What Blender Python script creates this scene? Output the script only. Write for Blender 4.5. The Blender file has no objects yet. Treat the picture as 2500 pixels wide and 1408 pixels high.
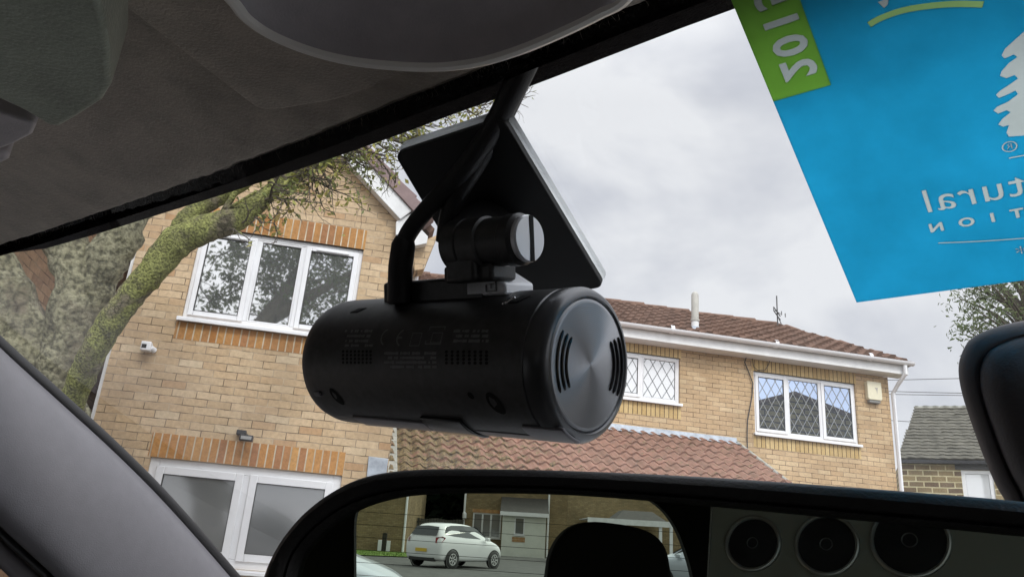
import bpy, bmesh, math, random
from math import sin, cos, radians, pi, atan2, sqrt
from mathutils import Vector as V, Matrix

SC = bpy.context.scene
COL = SC.collection
random.seed(7)

# ------------------------------------------------------------------ camera
PITCH, ROLL, FPX, CX, CY = radians(20.2), radians(4.6), 1973.0, 1250.0, 704.0
CAM = V((0, 0, 1.3))
F = V((0, cos(PITCH), sin(PITCH)))
_R = V((1, 0, 0)); _U = _R.cross(F)
R = _R * cos(ROLL) + _U * sin(ROLL)
U = -_R * sin(ROLL) + _U * cos(ROLL)
cd = bpy.data.cameras.new('camera'); cam = bpy.data.objects.new('camera', cd); COL.objects.link(cam)
cd.sensor_width = 36; cd.lens = FPX / 2500 * 36; cd.clip_start = 0.004; cd.clip_end = 2000
cam.matrix_world = Matrix(((R.x, U.x, -F.x, CAM.x), (R.y, U.y, -F.y, CAM.y), (R.z, U.z, -F.z, CAM.z), (0, 0, 0, 1)))
SC.camera = cam
cd.dof.use_dof = False

# ------------------------------------------------------------------ sky, sun, exposure
SUN_YAW, SUN_EL = radians(158), radians(46)       # behind the viewer, veiled by cloud
W = bpy.data.worlds.new("World"); SC.world = W; W.use_nodes = True
nt = W.node_tree; nt.nodes.clear()
def wn(t, **k):
    n = nt.nodes.new(t)
    for a, b in k.items(): setattr(n, a, b)
    return n
out = wn('ShaderNodeOutputWorld'); bg = wn('ShaderNodeBackground'); nt.links.new(bg.outputs[0], out.inputs[0])
sky = wn('ShaderNodeTexSky', sky_type='NISHITA', sun_disc=False, sun_elevation=SUN_EL, sun_rotation=SUN_YAW)
tc = wn('ShaderNodeTexCoord')
nz = wn('ShaderNodeTexNoise'); nz.inputs['Scale'].default_value = 2.6; nz.inputs['Detail'].default_value = 5; nz.inputs['Roughness'].default_value = .55
nz.inputs['Distortion'].default_value = .3
mp = wn('ShaderNodeMapping'); mp.inputs['Scale'].default_value = (1, 1, 1.7); mp.inputs['Location'].default_value = (2.3, .4, 1.1)
nt.links.new(tc.outputs['Generated'], mp.inputs[0]); nt.links.new(mp.outputs[0], nz.inputs['Vector'])
rp = wn('ShaderNodeValToRGB'); nt.links.new(nz.outputs[0], rp.inputs[0])
rp.color_ramp.elements[0].position = .38; rp.color_ramp.elements[0].color = (5.3, 5.45, 6.1, 1)
rp.color_ramp.elements[1].position = .58; rp.color_ramp.elements[1].color = (8.1, 8.12, 8.4, 1)
sep = wn('ShaderNodeSeparateXYZ'); nt.links.new(tc.outputs['Generated'], sep.inputs[0])
# overcast luminance: brighter overhead
m1 = wn('ShaderNodeMapRange'); m1.inputs[1].default_value = .55; m1.inputs[2].default_value = 1.0; m1.inputs[3].default_value = 1.0; m1.inputs[4].default_value = 1.9
nt.links.new(sep.outputs[2], m1.inputs[0])
# the bright patch of cloud in front of the sun
dt = wn('ShaderNodeVectorMath', operation='DOT_PRODUCT'); nt.links.new(tc.outputs['Generated'], dt.inputs[0])
dt.inputs[1].default_value = (sin(SUN_YAW) * cos(SUN_EL), cos(SUN_YAW) * cos(SUN_EL), sin(SUN_EL))
m2 = wn('ShaderNodeMapRange'); m2.inputs[1].default_value = .2; m2.inputs[2].default_value = 1.0; m2.inputs[3].default_value = 0; m2.inputs[4].default_value = 2.2
nt.links.new(dt.outputs['Value'], m2.inputs[0])
ad = wn('ShaderNodeMath', operation='ADD'); nt.links.new(m1.outputs[0], ad.inputs[0]); nt.links.new(m2.outputs[0], ad.inputs[1])
ml = wn('ShaderNodeVectorMath', operation='SCALE'); nt.links.new(rp.outputs[0], ml.inputs[0]); nt.links.new(ad.outputs[0], ml.inputs['Scale'])
mx = wn('ShaderNodeMix', data_type='RGBA'); mx.inputs[0].default_value = .92
nt.links.new(sky.outputs[0], mx.inputs[6]); nt.links.new(ml.outputs[0], mx.inputs[7])
nt.links.new(mx.outputs[2], bg.inputs[0]); bg.inputs[1].default_value = .1
sd = bpy.data.lights.new('sun', 'SUN'); sd.energy = 1.4; sd.angle = radians(14); sd.color = (1, .965, .91)
so = bpy.data.objects.new('sun', sd); COL.objects.link(so)
so.rotation_euler = V((sin(SUN_YAW) * cos(SUN_EL), cos(SUN_YAW) * cos(SUN_EL), sin(SUN_EL))).to_track_quat('Z', 'Y').to_euler()
SC.view_settings.view_transform = 'Standard'; SC.view_settings.look = 'None'
SC.view_settings.exposure = 0.18; SC.view_settings.gamma = 1.0

# ------------------------------------------------------------------ measuring helpers
def ray(x, y): return F + R * ((x - CX) / FPX) + U * ((CY - y) / FPX)
def at(x, y, z): return CAM + ray(x, y) * z
def onplane(x, y, P0, n):
    d = ray(x, y); return CAM + d * ((P0 - CAM).dot(n) / d.dot(n))

# ------------------------------------------------------------------ materials
def new_mat(name):
    m = bpy.data.materials.new(name); m.use_nodes = True
    return m, m.node_tree, m.node_tree.nodes['Principled BSDF']
def lk(t, a, b): t.links.new(a, b)
def mat(name, col, rough=.6, var=.0, scale=20., bump=0., bscale=None, metal=0., spec=.5, col2=None, coat=0., detail=5, dist=.001, stretch=None):
    m, t, p = new_mat(name)
    p.inputs['Roughness'].default_value = rough; p.inputs['Metallic'].default_value = metal
    p.inputs['Specular IOR Level'].default_value = spec; p.inputs['Coat Weight'].default_value = coat
    c = (*col, 1); p.inputs['Base Color'].default_value = c
    if var or col2 or bump:
        tcn = t.nodes.new('ShaderNodeTexCoord'); src = tcn.outputs['Object']
        if stretch:
            mpn = t.nodes.new('ShaderNodeMapping'); mpn.inputs['Scale'].default_value = stretch
            lk(t, src, mpn.inputs[0]); src = mpn.outputs[0]
    if var or col2:
        n = t.nodes.new('ShaderNodeTexNoise'); n.inputs['Scale'].default_value = scale; n.inputs['Detail'].default_value = detail
        n.inputs['Roughness'].default_value = .65
        lk(t, src, n.inputs['Vector'])
        r = t.nodes.new('ShaderNodeValToRGB'); lk(t, n.outputs[0], r.inputs[0])
        r.color_ramp.elements[0].position = .33; r.color_ramp.elements[1].position = .67
        if col2: a, b = (*col2, 1), c
        else: a = (*[x * (1 - var) for x in col], 1); b = (*[min(1, x * (1 + var)) for x in col], 1)
        r.color_ramp.elements[0].color = a; r.color_ramp.elements[1].color = b
        lk(t, r.outputs[0], p.inputs['Base Color'])
    if bump:
        n = t.nodes.new('ShaderNodeTexNoise'); n.inputs['Scale'].default_value = bscale or scale * 4; n.inputs['Detail'].default_value = 4
        lk(t, src, n.inputs['Vector'])
        b = t.nodes.new('ShaderNodeBump'); b.inputs['Strength'].default_value = bump; b.inputs['Distance'].default_value = dist
        lk(t, n.outputs[0], b.inputs['Height']); lk(t, b.outputs[0], p.inputs['Normal'])
    return m

def brick_mat(name, stops, mortar, bw=.225, bh=.075, mw=.009, offset=.5, grime=.35, bump=.5, seed=0., mdark=None, warp=.0):
    """bricks by real size in metres on any upright face of a wall; stops = list of (pos, colour) chosen per brick"""
    m, t, p = new_mat(name)
    p.inputs['Roughness'].default_value = .9; p.inputs['Specular IOR Level'].default_value = .25
    N = t.nodes.new
    tcn = N('ShaderNodeTexCoord'); s = N('ShaderNodeSeparateXYZ'); lk(t, tcn.outputs['Object'], s.inputs[0])
    sn = N('ShaderNodeSeparateXYZ'); lk(t, tcn.outputs['Normal'], sn.inputs[0])
    ab = N('ShaderNodeMath'); ab.operation = 'ABSOLUTE'; lk(t, sn.outputs[1], ab.inputs[0])
    gt = N('ShaderNodeMath'); gt.operation = 'GREATER_THAN'; gt.inputs[1].default_value = .6; lk(t, ab.outputs[0], gt.inputs[0])
    mxx = N('ShaderNodeMix'); mxx.data_type = 'FLOAT'; lk(t, gt.outputs[0], mxx.inputs[0]); lk(t, s.outputs[1], mxx.inputs[2]); lk(t, s.outputs[0], mxx.inputs[3])
    cb = N('ShaderNodeCombineXYZ'); cb.inputs[2].default_value = 0
    # slight unevenness of the laying
    wz = N('ShaderNodeTexNoise'); wz.inputs['Scale'].default_value = 3.5; wz.inputs['Detail'].default_value = 3; lk(t, tcn.outputs['Object'], wz.inputs['Vector'])
    wm = N('ShaderNodeMath'); wm.operation = 'MULTIPLY_ADD'; wm.inputs[1].default_value = .02 + warp; wm.inputs[2].default_value = -.01 - warp / 2
    lk(t, wz.outputs[0], wm.inputs[0])
    az = N('ShaderNodeMath'); az.operation = 'ADD'; lk(t, s.outputs[2], az.inputs[0]); lk(t, wm.outputs[0], az.inputs[1])
    ax = N('ShaderNodeMath'); ax.operation = 'ADD'; ax.inputs[1].default_value = 50.03 + seed; lk(t, mxx.outputs[0], ax.inputs[0])
    lk(t, ax.outputs[0], cb.inputs[0]); lk(t, az.outputs[0], cb.inputs[1])
    b = N('ShaderNodeTexBrick'); b.offset = offset; b.squash = 1
    b.inputs['Scale'].default_value = 1; b.inputs['Brick Width'].default_value = bw; b.inputs['Row Height'].default_value = bh
    b.inputs['Mortar Size'].default_value = mw / 2; b.inputs['Mortar Smooth'].default_value = .25; b.inputs['Bias'].default_value = 0
    b.inputs['Color1'].default_value = (0, 0, 0, 1); b.inputs['Color2'].default_value = (1, 1, 1, 1); b.inputs['Mortar'].default_value = (.5, .5, .5, 1)
    lk(t, cb.outputs[0], b.inputs['Vector'])
    r = N('ShaderNodeValToRGB'); lk(t, b.outputs['Color'], r.inputs[0]); e = r.color_ramp.elements
    e[0].position = stops[0][0]; e[0].color = (*stops[0][1], 1); e[1].position = stops[-1][0]; e[1].color = (*stops[-1][1], 1)
    for ps, c in stops[1:-1]:
        q = e.new(ps); q.color = (*c, 1)
    # weathering over bricks
    g = N('ShaderNodeTexNoise'); g.inputs['Scale'].default_value = 26; g.inputs['Detail'].default_value = 7; g.inputs['Roughness'].default_value = .7; lk(t, tcn.outputs['Object'], g.inputs['Vector'])
    g2 = N('ShaderNodeTexNoise'); g2.inputs['Scale'].default_value = 1.3; g2.inputs['Detail'].default_value = 5; lk(t, tcn.outputs['Object'], g2.inputs['Vector'])
    gm = N('ShaderNodeMath'); gm.operation = 'MULTIPLY'; lk(t, g.outputs[0], gm.inputs[0]); lk(t, g2.outputs[0], gm.inputs[1])
    gr = N('ShaderNodeMapRange'); gr.inputs[1].default_value = .12; gr.inputs[2].default_value = .40; gr.inputs[3].default_value = 1 - grime; gr.inputs[4].default_value = 1.08
    lk(t, gm.outputs[0], gr.inputs[0])
    vm = N('ShaderNodeVectorMath'); vm.operation = 'SCALE'; lk(t, r.outputs[0], vm.inputs[0]); lk(t, gr.outputs[0], vm.inputs['Scale'])
    # mortar: pale pointing with dark gaps, shadow in the joints put into the colour
    mr = N('ShaderNodeValToRGB'); g3 = N('ShaderNodeTexNoise'); g3.inputs['Scale'].default_value = 6; g3.inputs['Detail'].default_value = 6; lk(t, tcn.outputs['Object'], g3.inputs['Vector'])
    lk(t, g3.outputs[0], mr.inputs[0]); md = mdark or [x * .35 for x in mortar]
    mr.color_ramp.elements[0].position = .42; mr.color_ramp.elements[0].color = (*md, 1)
    mr.color_ramp.elements[1].position = .62; mr.color_ramp.elements[1].color = (*mortar, 1)
    mc = N('ShaderNodeMix'); mc.data_type = 'RGBA'; lk(t, b.outputs['Fac'], mc.inputs[0]); lk(t, vm.outputs[0], mc.inputs[6]); lk(t, mr.outputs[0], mc.inputs[7])
    lk(t, mc.outputs[2], p.inputs['Base Color'])
    hh = N('ShaderNodeMath'); hh.operation = 'MULTIPLY_ADD'; hh.inputs[1].default_value = -1.0
    lk(t, b.outputs['Fac'], hh.inputs[0]); gq = N('ShaderNodeMath'); gq.operation = 'MULTIPLY'; gq.inputs[1].default_value = .5; lk(t, g.outputs[0], gq.inputs[0]); lk(t, gq.outputs[0], hh.inputs[2])
    bp = N('ShaderNodeBump'); bp.inputs['Strength'].default_value = bump; bp.inputs['Distance'].default_value = .006
    lk(t, hh.outputs[0], bp.inputs['Height']); lk(t, bp.outputs[0], p.inputs['Normal'])
    return m

def glass_mat(name, tint=(.02, .022, .025), refl=.4, rough=.0, wob=0., rc=(1, 1, 1)):
    """window pane: what the room behind shows, with a mirror-like coating reflection"""
    m, t, p = new_mat(name); N = t.nodes.new
    p.inputs['Base Color'].default_value = (*tint, 1); p.inputs['Roughness'].default_value = .5
    g = N('ShaderNodeBsdfGlossy'); g.inputs['Roughness'].default_value = rough; g.inputs['Color'].default_value = (*rc, 1)
    mxs = N('ShaderNodeMixShader'); mxs.inputs[0].default_value = refl
    lk(t, p.outputs[0], mxs.inputs[1]); lk(t, g.outputs[0], mxs.inputs[2])
    lk(t, mxs.outputs[0], t.nodes['Material Output'].inputs[0])
    if wob:
        tcn = N('ShaderNodeTexCoord'); n = N('ShaderNodeTexNoise'); n.inputs['Scale'].default_value = 3; n.inputs['Detail'].default_value = 1
        lk(t, tcn.outputs['Object'], n.inputs['Vector']); b = N('ShaderNodeBump'); b.inputs['Strength'].default_value = wob; b.inputs['Distance'].default_value = .01
        lk(t, n.outputs[0], b.inputs['Height']); lk(t, b.outputs[0], g.inputs['Normal'])
    return m

BUFF = [(0, (.64, .47, .29)), (.3, (.57, .42, .26)), (.55, (.68, .52, .34)), (.78, (.60, .43, .26)), (.86, (.52, .33, .18)), (.93, (.63, .48, .31)), (1, (.72, .58, .40))]
M = {}
M['buff_brick'] = brick_mat('buff_brick', BUFF, (.50, .40, .28), mdark=(.15, .11, .07), grime=.34)
M['orange_brick'] = brick_mat('orange_brick', [(0, (.46, .21, .07)), (.35, (.56, .29, .10)), (.6, (.40, .19, .09)), (.8, (.60, .33, .12)), (1, (.50, .24, .08))],
                              (.62, .54, .41), bw=.075, bh=.9, mw=.015, offset=0, mdark=(.46, .38, .27), grime=.42)
M['buff_brick_far'] = brick_mat('buff_brick_far', [(0, (.60, .43, .25)), (.4, (.53, .37, .21)), (.7, (.65, .49, .30)), (1, (.57, .40, .23))], (.36, .27, .17), mdark=(.08, .05, .03), grime=.35)
M['yellow_brick'] = brick_mat('yellow_brick', [(0, (.58, .41, .18)), (.5, (.66, .49, .24)), (1, (.55, .38, .16))], (.12, .08, .04), bw=.075, bh=.9, mw=.013, offset=0, mdark=(.06, .04, .02), grime=.3)
M['brown_brick'] = brick_mat('brown_brick', [(0, (.36, .24, .15)), (.4, (.30, .19, .12)), (.7, (.40, .27, .17)), (1, (.27, .17, .11))], (.22, .17, .12), mdark=(.08, .05, .035), grime=.4, seed=.11)
M['stone_block'] = brick_mat('stone_block', [(0, (.24, .17, .10)), (.4, (.36, .28, .15)), (.7, (.20, .14, .09)), (1, (.42, .33, .18))], (.62, .56, .36), bw=.42, bh=.17, mw=.04, mdark=(.50, .44, .27), grime=.55, seed=.2)
M['upvc'] = mat('upvc_white', (.80, .81, .83), .32, var=.04, scale=3, spec=.5)
M['upvc_old'] = mat('painted_white', (.72, .73, .73), .5, var=.1, scale=4)
M['gasket'] = mat('black_gasket', (.02, .02, .02), .6)
M['pane'] = glass_mat('window_glass', (.055, .062, .06), .38, .025, wob=.05)
M['pane_low'] = glass_mat('ground_floor_glass', (.085, .092, .093), .11, .10)
M['pane_net'] = glass_mat('curtained_glass', (.62, .64, .66), .14, .05)
M['pane_blue'] = glass_mat('clear_glass', (.05, .06, .08), .50, .01, rc=(.62, .74, .95))
M['lead_came'] = mat('lead_came', (.30, .31, .30), .5, metal=.4)
M['lead_dark'] = mat('dark_lead_came', (.10, .11, .11), .6)
M['lead'] = mat('sheet_lead', (.36, .40, .45), .55, var=.25, scale=9, metal=.15, bump=.4, bscale=12, dist=.01)
M['tile_pink'] = mat('clay_tile', (.30, .165, .12), .85, scale=5.5, col2=(.19, .115, .08), bump=.6, bscale=70, dist=.004, detail=10, spec=.12)
def add_moss(m, x_from, x_to, cols):
    """patches of moss and lichen, thicker towards one end of the roof"""
    t = m.node_tree; p = t.nodes['Principled BSDF']; N = t.nodes.new; src = p.inputs['Base Color'].links[0].from_socket
    tcn = N('ShaderNodeTexCoord'); s_ = N('ShaderNodeSeparateXYZ'); lk(t, tcn.outputs['Object'], s_.inputs[0])
    mr = N('ShaderNodeMapRange'); mr.inputs[1].default_value = x_from; mr.inputs[2].default_value = x_to; mr.inputs[3].default_value = .22; mr.inputs[4].default_value = .03; lk(t, s_.outputs[0], mr.inputs[0])
    n = N('ShaderNodeTexNoise'); n.inputs['Scale'].default_value = 7; n.inputs['Detail'].default_value = 10; n.inputs['Roughness'].default_value = .75; lk(t, tcn.outputs['Object'], n.inputs['Vector'])
    a = N('ShaderNodeMath'); a.operation = 'ADD'; lk(t, mr.outputs[0], a.inputs[0]); lk(t, n.outputs[0], a.inputs[1])
    r = N('ShaderNodeMapRange'); r.inputs[1].default_value = .60; r.inputs[2].default_value = .66; lk(t, a.outputs[0], r.inputs[0])
    n2 = N('ShaderNodeTexNoise'); n2.inputs['Scale'].default_value = 30; n2.inputs['Detail'].default_value = 4; lk(t, tcn.outputs['Object'], n2.inputs['Vector'])
    cr_ = N('ShaderNodeValToRGB'); lk(t, n2.outputs[0], cr_.inputs[0]); cr_.color_ramp.elements[0].position = .4; cr_.color_ramp.elements[0].color = (*cols[0], 1); cr_.color_ramp.elements[1].position = .62; cr_.color_ramp.elements[1].color = (*cols[1], 1)
    mx = N('ShaderNodeMix'); mx.data_type = 'RGBA'; lk(t, r.outputs[0], mx.inputs[0]); lk(t, src, mx.inputs[6]); lk(t, cr_.outputs[0], mx.inputs[7]); lk(t, mx.outputs[2], p.inputs['Base Color'])
add_moss(M['tile_pink'], -4.2, -1.6, [(.09, .07, .045), (.26, .20, .10)])
M['tile_brown'] = mat('concrete_tile', (.155, .095, .07), .9, var=.3, scale=5, bump=.6, bscale=50, dist=.004, spec=.1)
M['tile_verge'] = mat('verge_tile', (.23, .165, .16), .8, var=.15, scale=6, bump=.3, bscale=50)
M['tile_grey'] = brick_mat('grey_tile', [(0, (.16, .155, .135)), (.5, (.20, .19, .165)), (1, (.14, .13, .115))], (.05, .05, .045), bw=.3, bh=.16, mw=.03, mdark=(.03, .03, .03), grime=.3)
M['mortar'] = mat('grey_mortar', (.42, .42, .38), .9, scale=7, col2=(.24, .25, .21), bump=.8, bscale=40, dist=.01)
M['alarm'] = mat('cream_plastic', (.74, .70, .52), .45, var=.04)
M['black_plastic'] = mat('black_plastic', (.024, .024, .025), .46, var=.5, scale=300, spec=.7, bump=.25, bscale=1800, dist=.0002)
M['black_gloss'] = mat('gloss_black', (.008, .008, .01), .16)
M['dark_metal'] = mat('dark_metal', (.03, .03, .032), .4, metal=.3)
M['aerial'] = mat('weathered_steel', (.08, .08, .08), .5, metal=.6)
M['flue'] = mat('flue_plastic', (.42, .41, .37), .55, var=.12, scale=6)
M['render'] = mat('cream_render', (.66, .68, .62), .85, var=.06, scale=3)

# ------------------------------------------------------------------ object helpers
def tag(o, label=None, cat=None, group=None, kind=None):
    if label: o['label'] = label
    if cat: o['category'] = cat
    if group: o['group'] = group
    if kind: o['kind'] = kind
    return o
def empty(name, loc=(0, 0, 0), rz=0, **k):
    o = bpy.data.objects.new(name, None); COL.objects.link(o); o.location = loc; o.rotation_euler = (0, 0, rz)
    o.empty_display_size = .1
    return tag(o, **k)
class MB:
    """collects shapes; put() links them as ONE mesh object"""
    def __init__(s): s.v = []; s.f = []
    def add(s, vs, fs):
        k = len(s.v); s.v += [V(a) for a in vs]; s.f += [[i + k for i in f] for f in fs]; return s
    def box(s, x0, y0, z0, x1, y1, z1, Mx=None):
        vs = [V((x, y, z)) for z in (z0, z1) for y in (y0, y1) for x in (x0, x1)]
        if Mx: vs = [Mx @ a for a in vs]
        return s.add(vs, [(0, 2, 3, 1), (4, 5, 7, 6), (0, 1, 5, 4), (2, 6, 7, 3), (0, 4, 6, 2), (1, 3, 7, 5)])
    def quad(s, *p): return s.add(p, [tuple(range(len(p)))])
    def prism(s, poly, off):
        """poly: list of 3D points (a face), extruded by vector off"""
        n = len(poly); off = V(off); a = [V(p) for p in poly]
        return s.add(a + [p + off for p in a], [tuple(range(n)), tuple(range(2 * n - 1, n - 1, -1))] + [(i, (i + 1) % n, (i + 1) % n + n, i + n) for i in range(n)])
    def tube(s, pts, rad, n=8, cap=True):
        pts = [V(p) for p in pts]; m = len(pts); rad = rad if isinstance(rad, (list, tuple)) else [rad] * m
        rings = []; ref = None
        for i, p in enumerate(pts):
            d = (pts[min(i + 1, m - 1)] - pts[max(i - 1, 0)]).normalized()
            if ref is None: ref = d.orthogonal().normalized()
            ref = (ref - d * ref.dot(d)); ref = ref.normalized() if ref.length > 1e-6 else d.orthogonal().normalized()
            q = d.cross(ref)
            rings += [p + (ref * cos(2 * pi * k / n) + q * sin(2 * pi * k / n)) * rad[i] for k in range(n)]
        fs = [(i * n + k, i * n + (k + 1) % n, (i + 1) * n + (k + 1) % n, (i + 1) * n + k) for i in range(m - 1) for k in range(n)]
        if cap: fs += [tuple(range(n))[::-1], tuple((m - 1) * n + k for k in range(n))]
        return s.add(rings, fs)
    def lathe(s, prof, n=48, Mx=None):
        """prof: (r, z) pairs about local Z"""
        vs = []; 
        for r, z in prof:
            vs += [V((max(r, 1e-6) * cos(2 * pi * k / n), max(r, 1e-6) * sin(2 * pi * k / n), z)) for k in range(n)]
        if Mx: vs = [Mx @ a for a in vs]
        m = len(prof)
        return s.add(vs, [(i * n + k, i * n + (k + 1) % n, (i + 1) * n + (k + 1) % n, (i + 1) * n + k) for i in range(m - 1) for k in range(n)])
    def xf(s, Mx): s.v = [Mx @ a for a in s.v]; return s
    def put(s, name, material, parent=None, bevel=0., seg=2, smooth=False, ang=35, mats=None):
        me = bpy.data.meshes.new(name); me.from_pydata([tuple(a) for a in s.v], [], s.f)
        bm = bmesh.new(); bm.from_mesh(me); bmesh.ops.remove_doubles(bm, verts=bm.verts, dist=1e-6) if smooth else None
        bmesh.ops.recalc_face_normals(bm, faces=bm.faces); bm.to_mesh(me); bm.free()
        o = bpy.data.objects.new(name, me); COL.objects.link(o)
        if material: me.materials.append(material)
        if parent: o.parent = parent
        if smooth:
            for p in me.polygons: p.use_smooth = True
            try: me.set_sharp_from_angle(angle=radians(ang))
            except Exception: pass
        if bevel:
            b = o.modifiers.new('bevel', 'BEVEL'); b.width = bevel; b.segments = seg; b.limit_method = 'ANGLE'; b.angle_limit = radians(30)
            b.harden_normals = False
            for p in me.polygons: p.use_smooth = True
            try: me.set_sharp_from_angle(angle=radians(50))
            except Exception: pass
        return o
def rebase(root, base):
    """move a thing's Empty to its base without moving its parts"""
    base = V(base); rot = root.rotation_euler.to_matrix()
    root.location = root.location + rot @ base
    for ch in root.children:
        for g in list(ch.children):
            if g.type == 'MESH': g.data.transform(Matrix.Translation(-base))
        if ch.type == 'MESH': ch.data.transform(Matrix.Translation(-base))
def text_mesh(txt, size, mapper, name, material, parent=None, bold=0., spacing=1., align='CENTER', thick=0.):
    cu = bpy.data.curves.new('t', 'FONT'); cu.body = txt; cu.size = size; cu.align_x = align; cu.align_y = 'CENTER'; cu.offset = bold; cu.space_character = spacing
    cu.resolution_u = 4
    tmp = bpy.data.objects.new('t', cu); COL.objects.link(tmp)
    dg = bpy.context.evaluated_depsgraph_get(); me0 = bpy.data.meshes.new_from_object(tmp.evaluated_get(dg))
    mb = MB(); mb.add([mapper(v.co.x, v.co.y) for v in me0.vertices], [tuple(p.vertices) for p in me0.polygons])
    bpy.data.objects.remove(tmp)
    return mb.put(name, material, parent)

# ------------------------------------------------------------------ wall with openings (local x = along, y = away, z = up)
def wall_mb(u0, u1, z0, z1, y, holes, thick=.25, reveal=.10, top=None):
    mb = MB()
    xs = sorted({u0, u1, *[h[0] for h in holes], *[h[1] for h in holes]}); zs = sorted({z0, z1, *[h[2] for h in holes], *[h[3] for h in holes]})
    for i in range(len(xs) - 1):
        for j in range(len(zs) - 1):
            cx_, cz_ = (xs[i] + xs[i + 1]) / 2, (zs[j] + zs[j + 1]) / 2
            if any(h[0] < cx_ < h[1] and h[2] < cz_ < h[3] for h in holes): continue
            mb.quad((xs[i], y, zs[j]), (xs[i + 1], y, zs[j]), (xs[i + 1], y, zs[j + 1]), (xs[i], y, zs[j + 1]))
    for a, b, c, d in holes:
        q = y + reveal
        mb.quad((a, y, c), (a, q, c), (a, q, d), (a, y, d)); mb.quad((b, y, c), (b, y, d), (b, q, d), (b, q, c))
        mb.quad((a, y, d), (a, q, d), (b, q, d), (b, y, d)); mb.quad((a, y, c), (b, y, c), (b, q, c), (a, q, c))
    if top: mb.quad(*[(a, y, b) for a, b in top])
    return mb

def bars(mb, x0, x1, z0, z1, y0, y1, w):
    """four bars of a rectangular frame, butted"""
    mb.box(x0, y0, z0, x0 + w, y1, z1); mb.box(x1 - w, y0, z0, x1, y1, z1)
    mb.box(x0 + w, y0, z0, x1 - w, y1, z0 + w); mb.box(x0 + w, y0, z1 - w, x1 - w, y1, z1)

def lattice_mb(x0, x1, z0, z1, y, dx, dz, w=.008):
    mb = MB()
    import itertools
    for sg in (1, -1):
        c = -60
        k = dz / dx * sg
        n = int((x1 - x0) / dx) + int((z1 - z0) / dz) + 4
        for i in range(-n, n + 1):
            # line z = z0 + k (x - x0) + i*dz
            pts = []
            for xx in (x0, x1):
                zz = z0 + k * (xx - x0) + i * dz
                if z0 - 1e-9 <= zz <= z1 + 1e-9: pts.append((xx, zz))
            for zz in (z0, z1):
                xx = x0 + (zz - z0 - i * dz) / k
                if x0 < xx < x1: pts.append((xx, zz))
            if len(pts) >= 2:
                a, b = pts[0], pts[-1]
                d = V((b[0] - a[0], 0, b[1] - a[1]))
                if d.length < .02: continue
                q = V((-d.z, 0, d.x)).normalized() * w / 2
                A = V((a[0], y, a[1])); B = V((b[0], y, b[1])); yo = .0015 * (sg + 1)
                mb.prism([A - q + V((0, -yo, 0)), B - q + V((0, -yo, 0)), B + q + V((0, -yo, 0)), A + q + V((0, -yo, 0))], (0, -.004, 0))
    return mb

def window(parent, x0, x1, z0, z1, y, mull, opens, pane_m, sill=True, fw=.055, sw=.055, lattice=None, lead='lead_came', handle=True, proud=0., label=None, vent=True):
    """casement window; mull = mullion centre lines, opens = flags per light"""
    mb = MB(); yf = y + .035 - proud
    bars(mb, x0, x1, z0, z1, yf, yf + .06, fw)
    for m_ in mull: mb.box(m_ - fw / 2, yf, z0 + fw, m_ + fw / 2, yf + .06, z1 - fw)
    fr = mb.put('window', M['upvc'], parent, bevel=.006)
    if label: fr['label'] = label
    edges = [x0 + fw] + sum([[m_ - fw / 2, m_ + fw / 2] for m_ in mull], []) + [x1 - fw]
    for k, op in enumerate(opens):
        a, b = edges[2 * k], edges[2 * k + 1]; c, d = z0 + fw, z1 - fw
        if op:
            sm = MB(); e = .014; bars(sm, a - e, b + e, c - e, d + e, yf - .02, yf + .0, sw); sm.put('sash', M['upvc'], fr, bevel=.006)
            gm = MB(); bars(gm, a - e + sw - .004, b + e - sw + .004, c - e + sw - .004, d + e - sw + .004, yf - .021, yf - .004, .007); gm.put('gasket', M['gasket'], fr)
            a, b, c, d = a - e + sw, b + e - sw, c - e + sw, d + e - sw; yp = yf - .004
            if vent and parent:
                vm = MB(); vm.box((a + b) / 2 - .17, yf - .032, d + .012, (a + b) / 2 + .17, yf - .02, d + .034); vm.put('trickle_vent', M['upvc'], fr, bevel=.003)
        else:
            gm = MB(); bars(gm, a, b, c, d, yf + .001, yf + .03, .016); gm.put('bead', M['upvc'], fr, bevel=.004)
            g2 = MB(); bars(g2, a + .0155, b - .0155, c + .0155, d - .0155, yf + .012, yf + .03, .005); g2.put('gasket', M['gasket'], fr)
            a, b, c, d = a + .016, b - .016, c + .016, d - .016; yp = yf + .02
        pm = pane_m[k] if isinstance(pane_m, list) else pane_m
        MB().quad((a, yp, c), (b, yp, c), (b, yp, d), (a, yp, d)).put('pane', pm, fr)
        if lattice:
            lattice_mb(a, b, c, d, yp - .001, lattice[0], lattice[1]).put('lattice', M[lead], fr)
    if sill:
        s = MB(); s.box(x0 - .03, y - .055, z0 - .03, x1 + .03, yf + .06, z0 - .001); s.box(x0 - .03, y - .06, z0 - .045, x1 + .03, y - .045, z0 - .012)
        s.put('sill', M['upvc'], fr, bevel=.004)
    return fr

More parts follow.
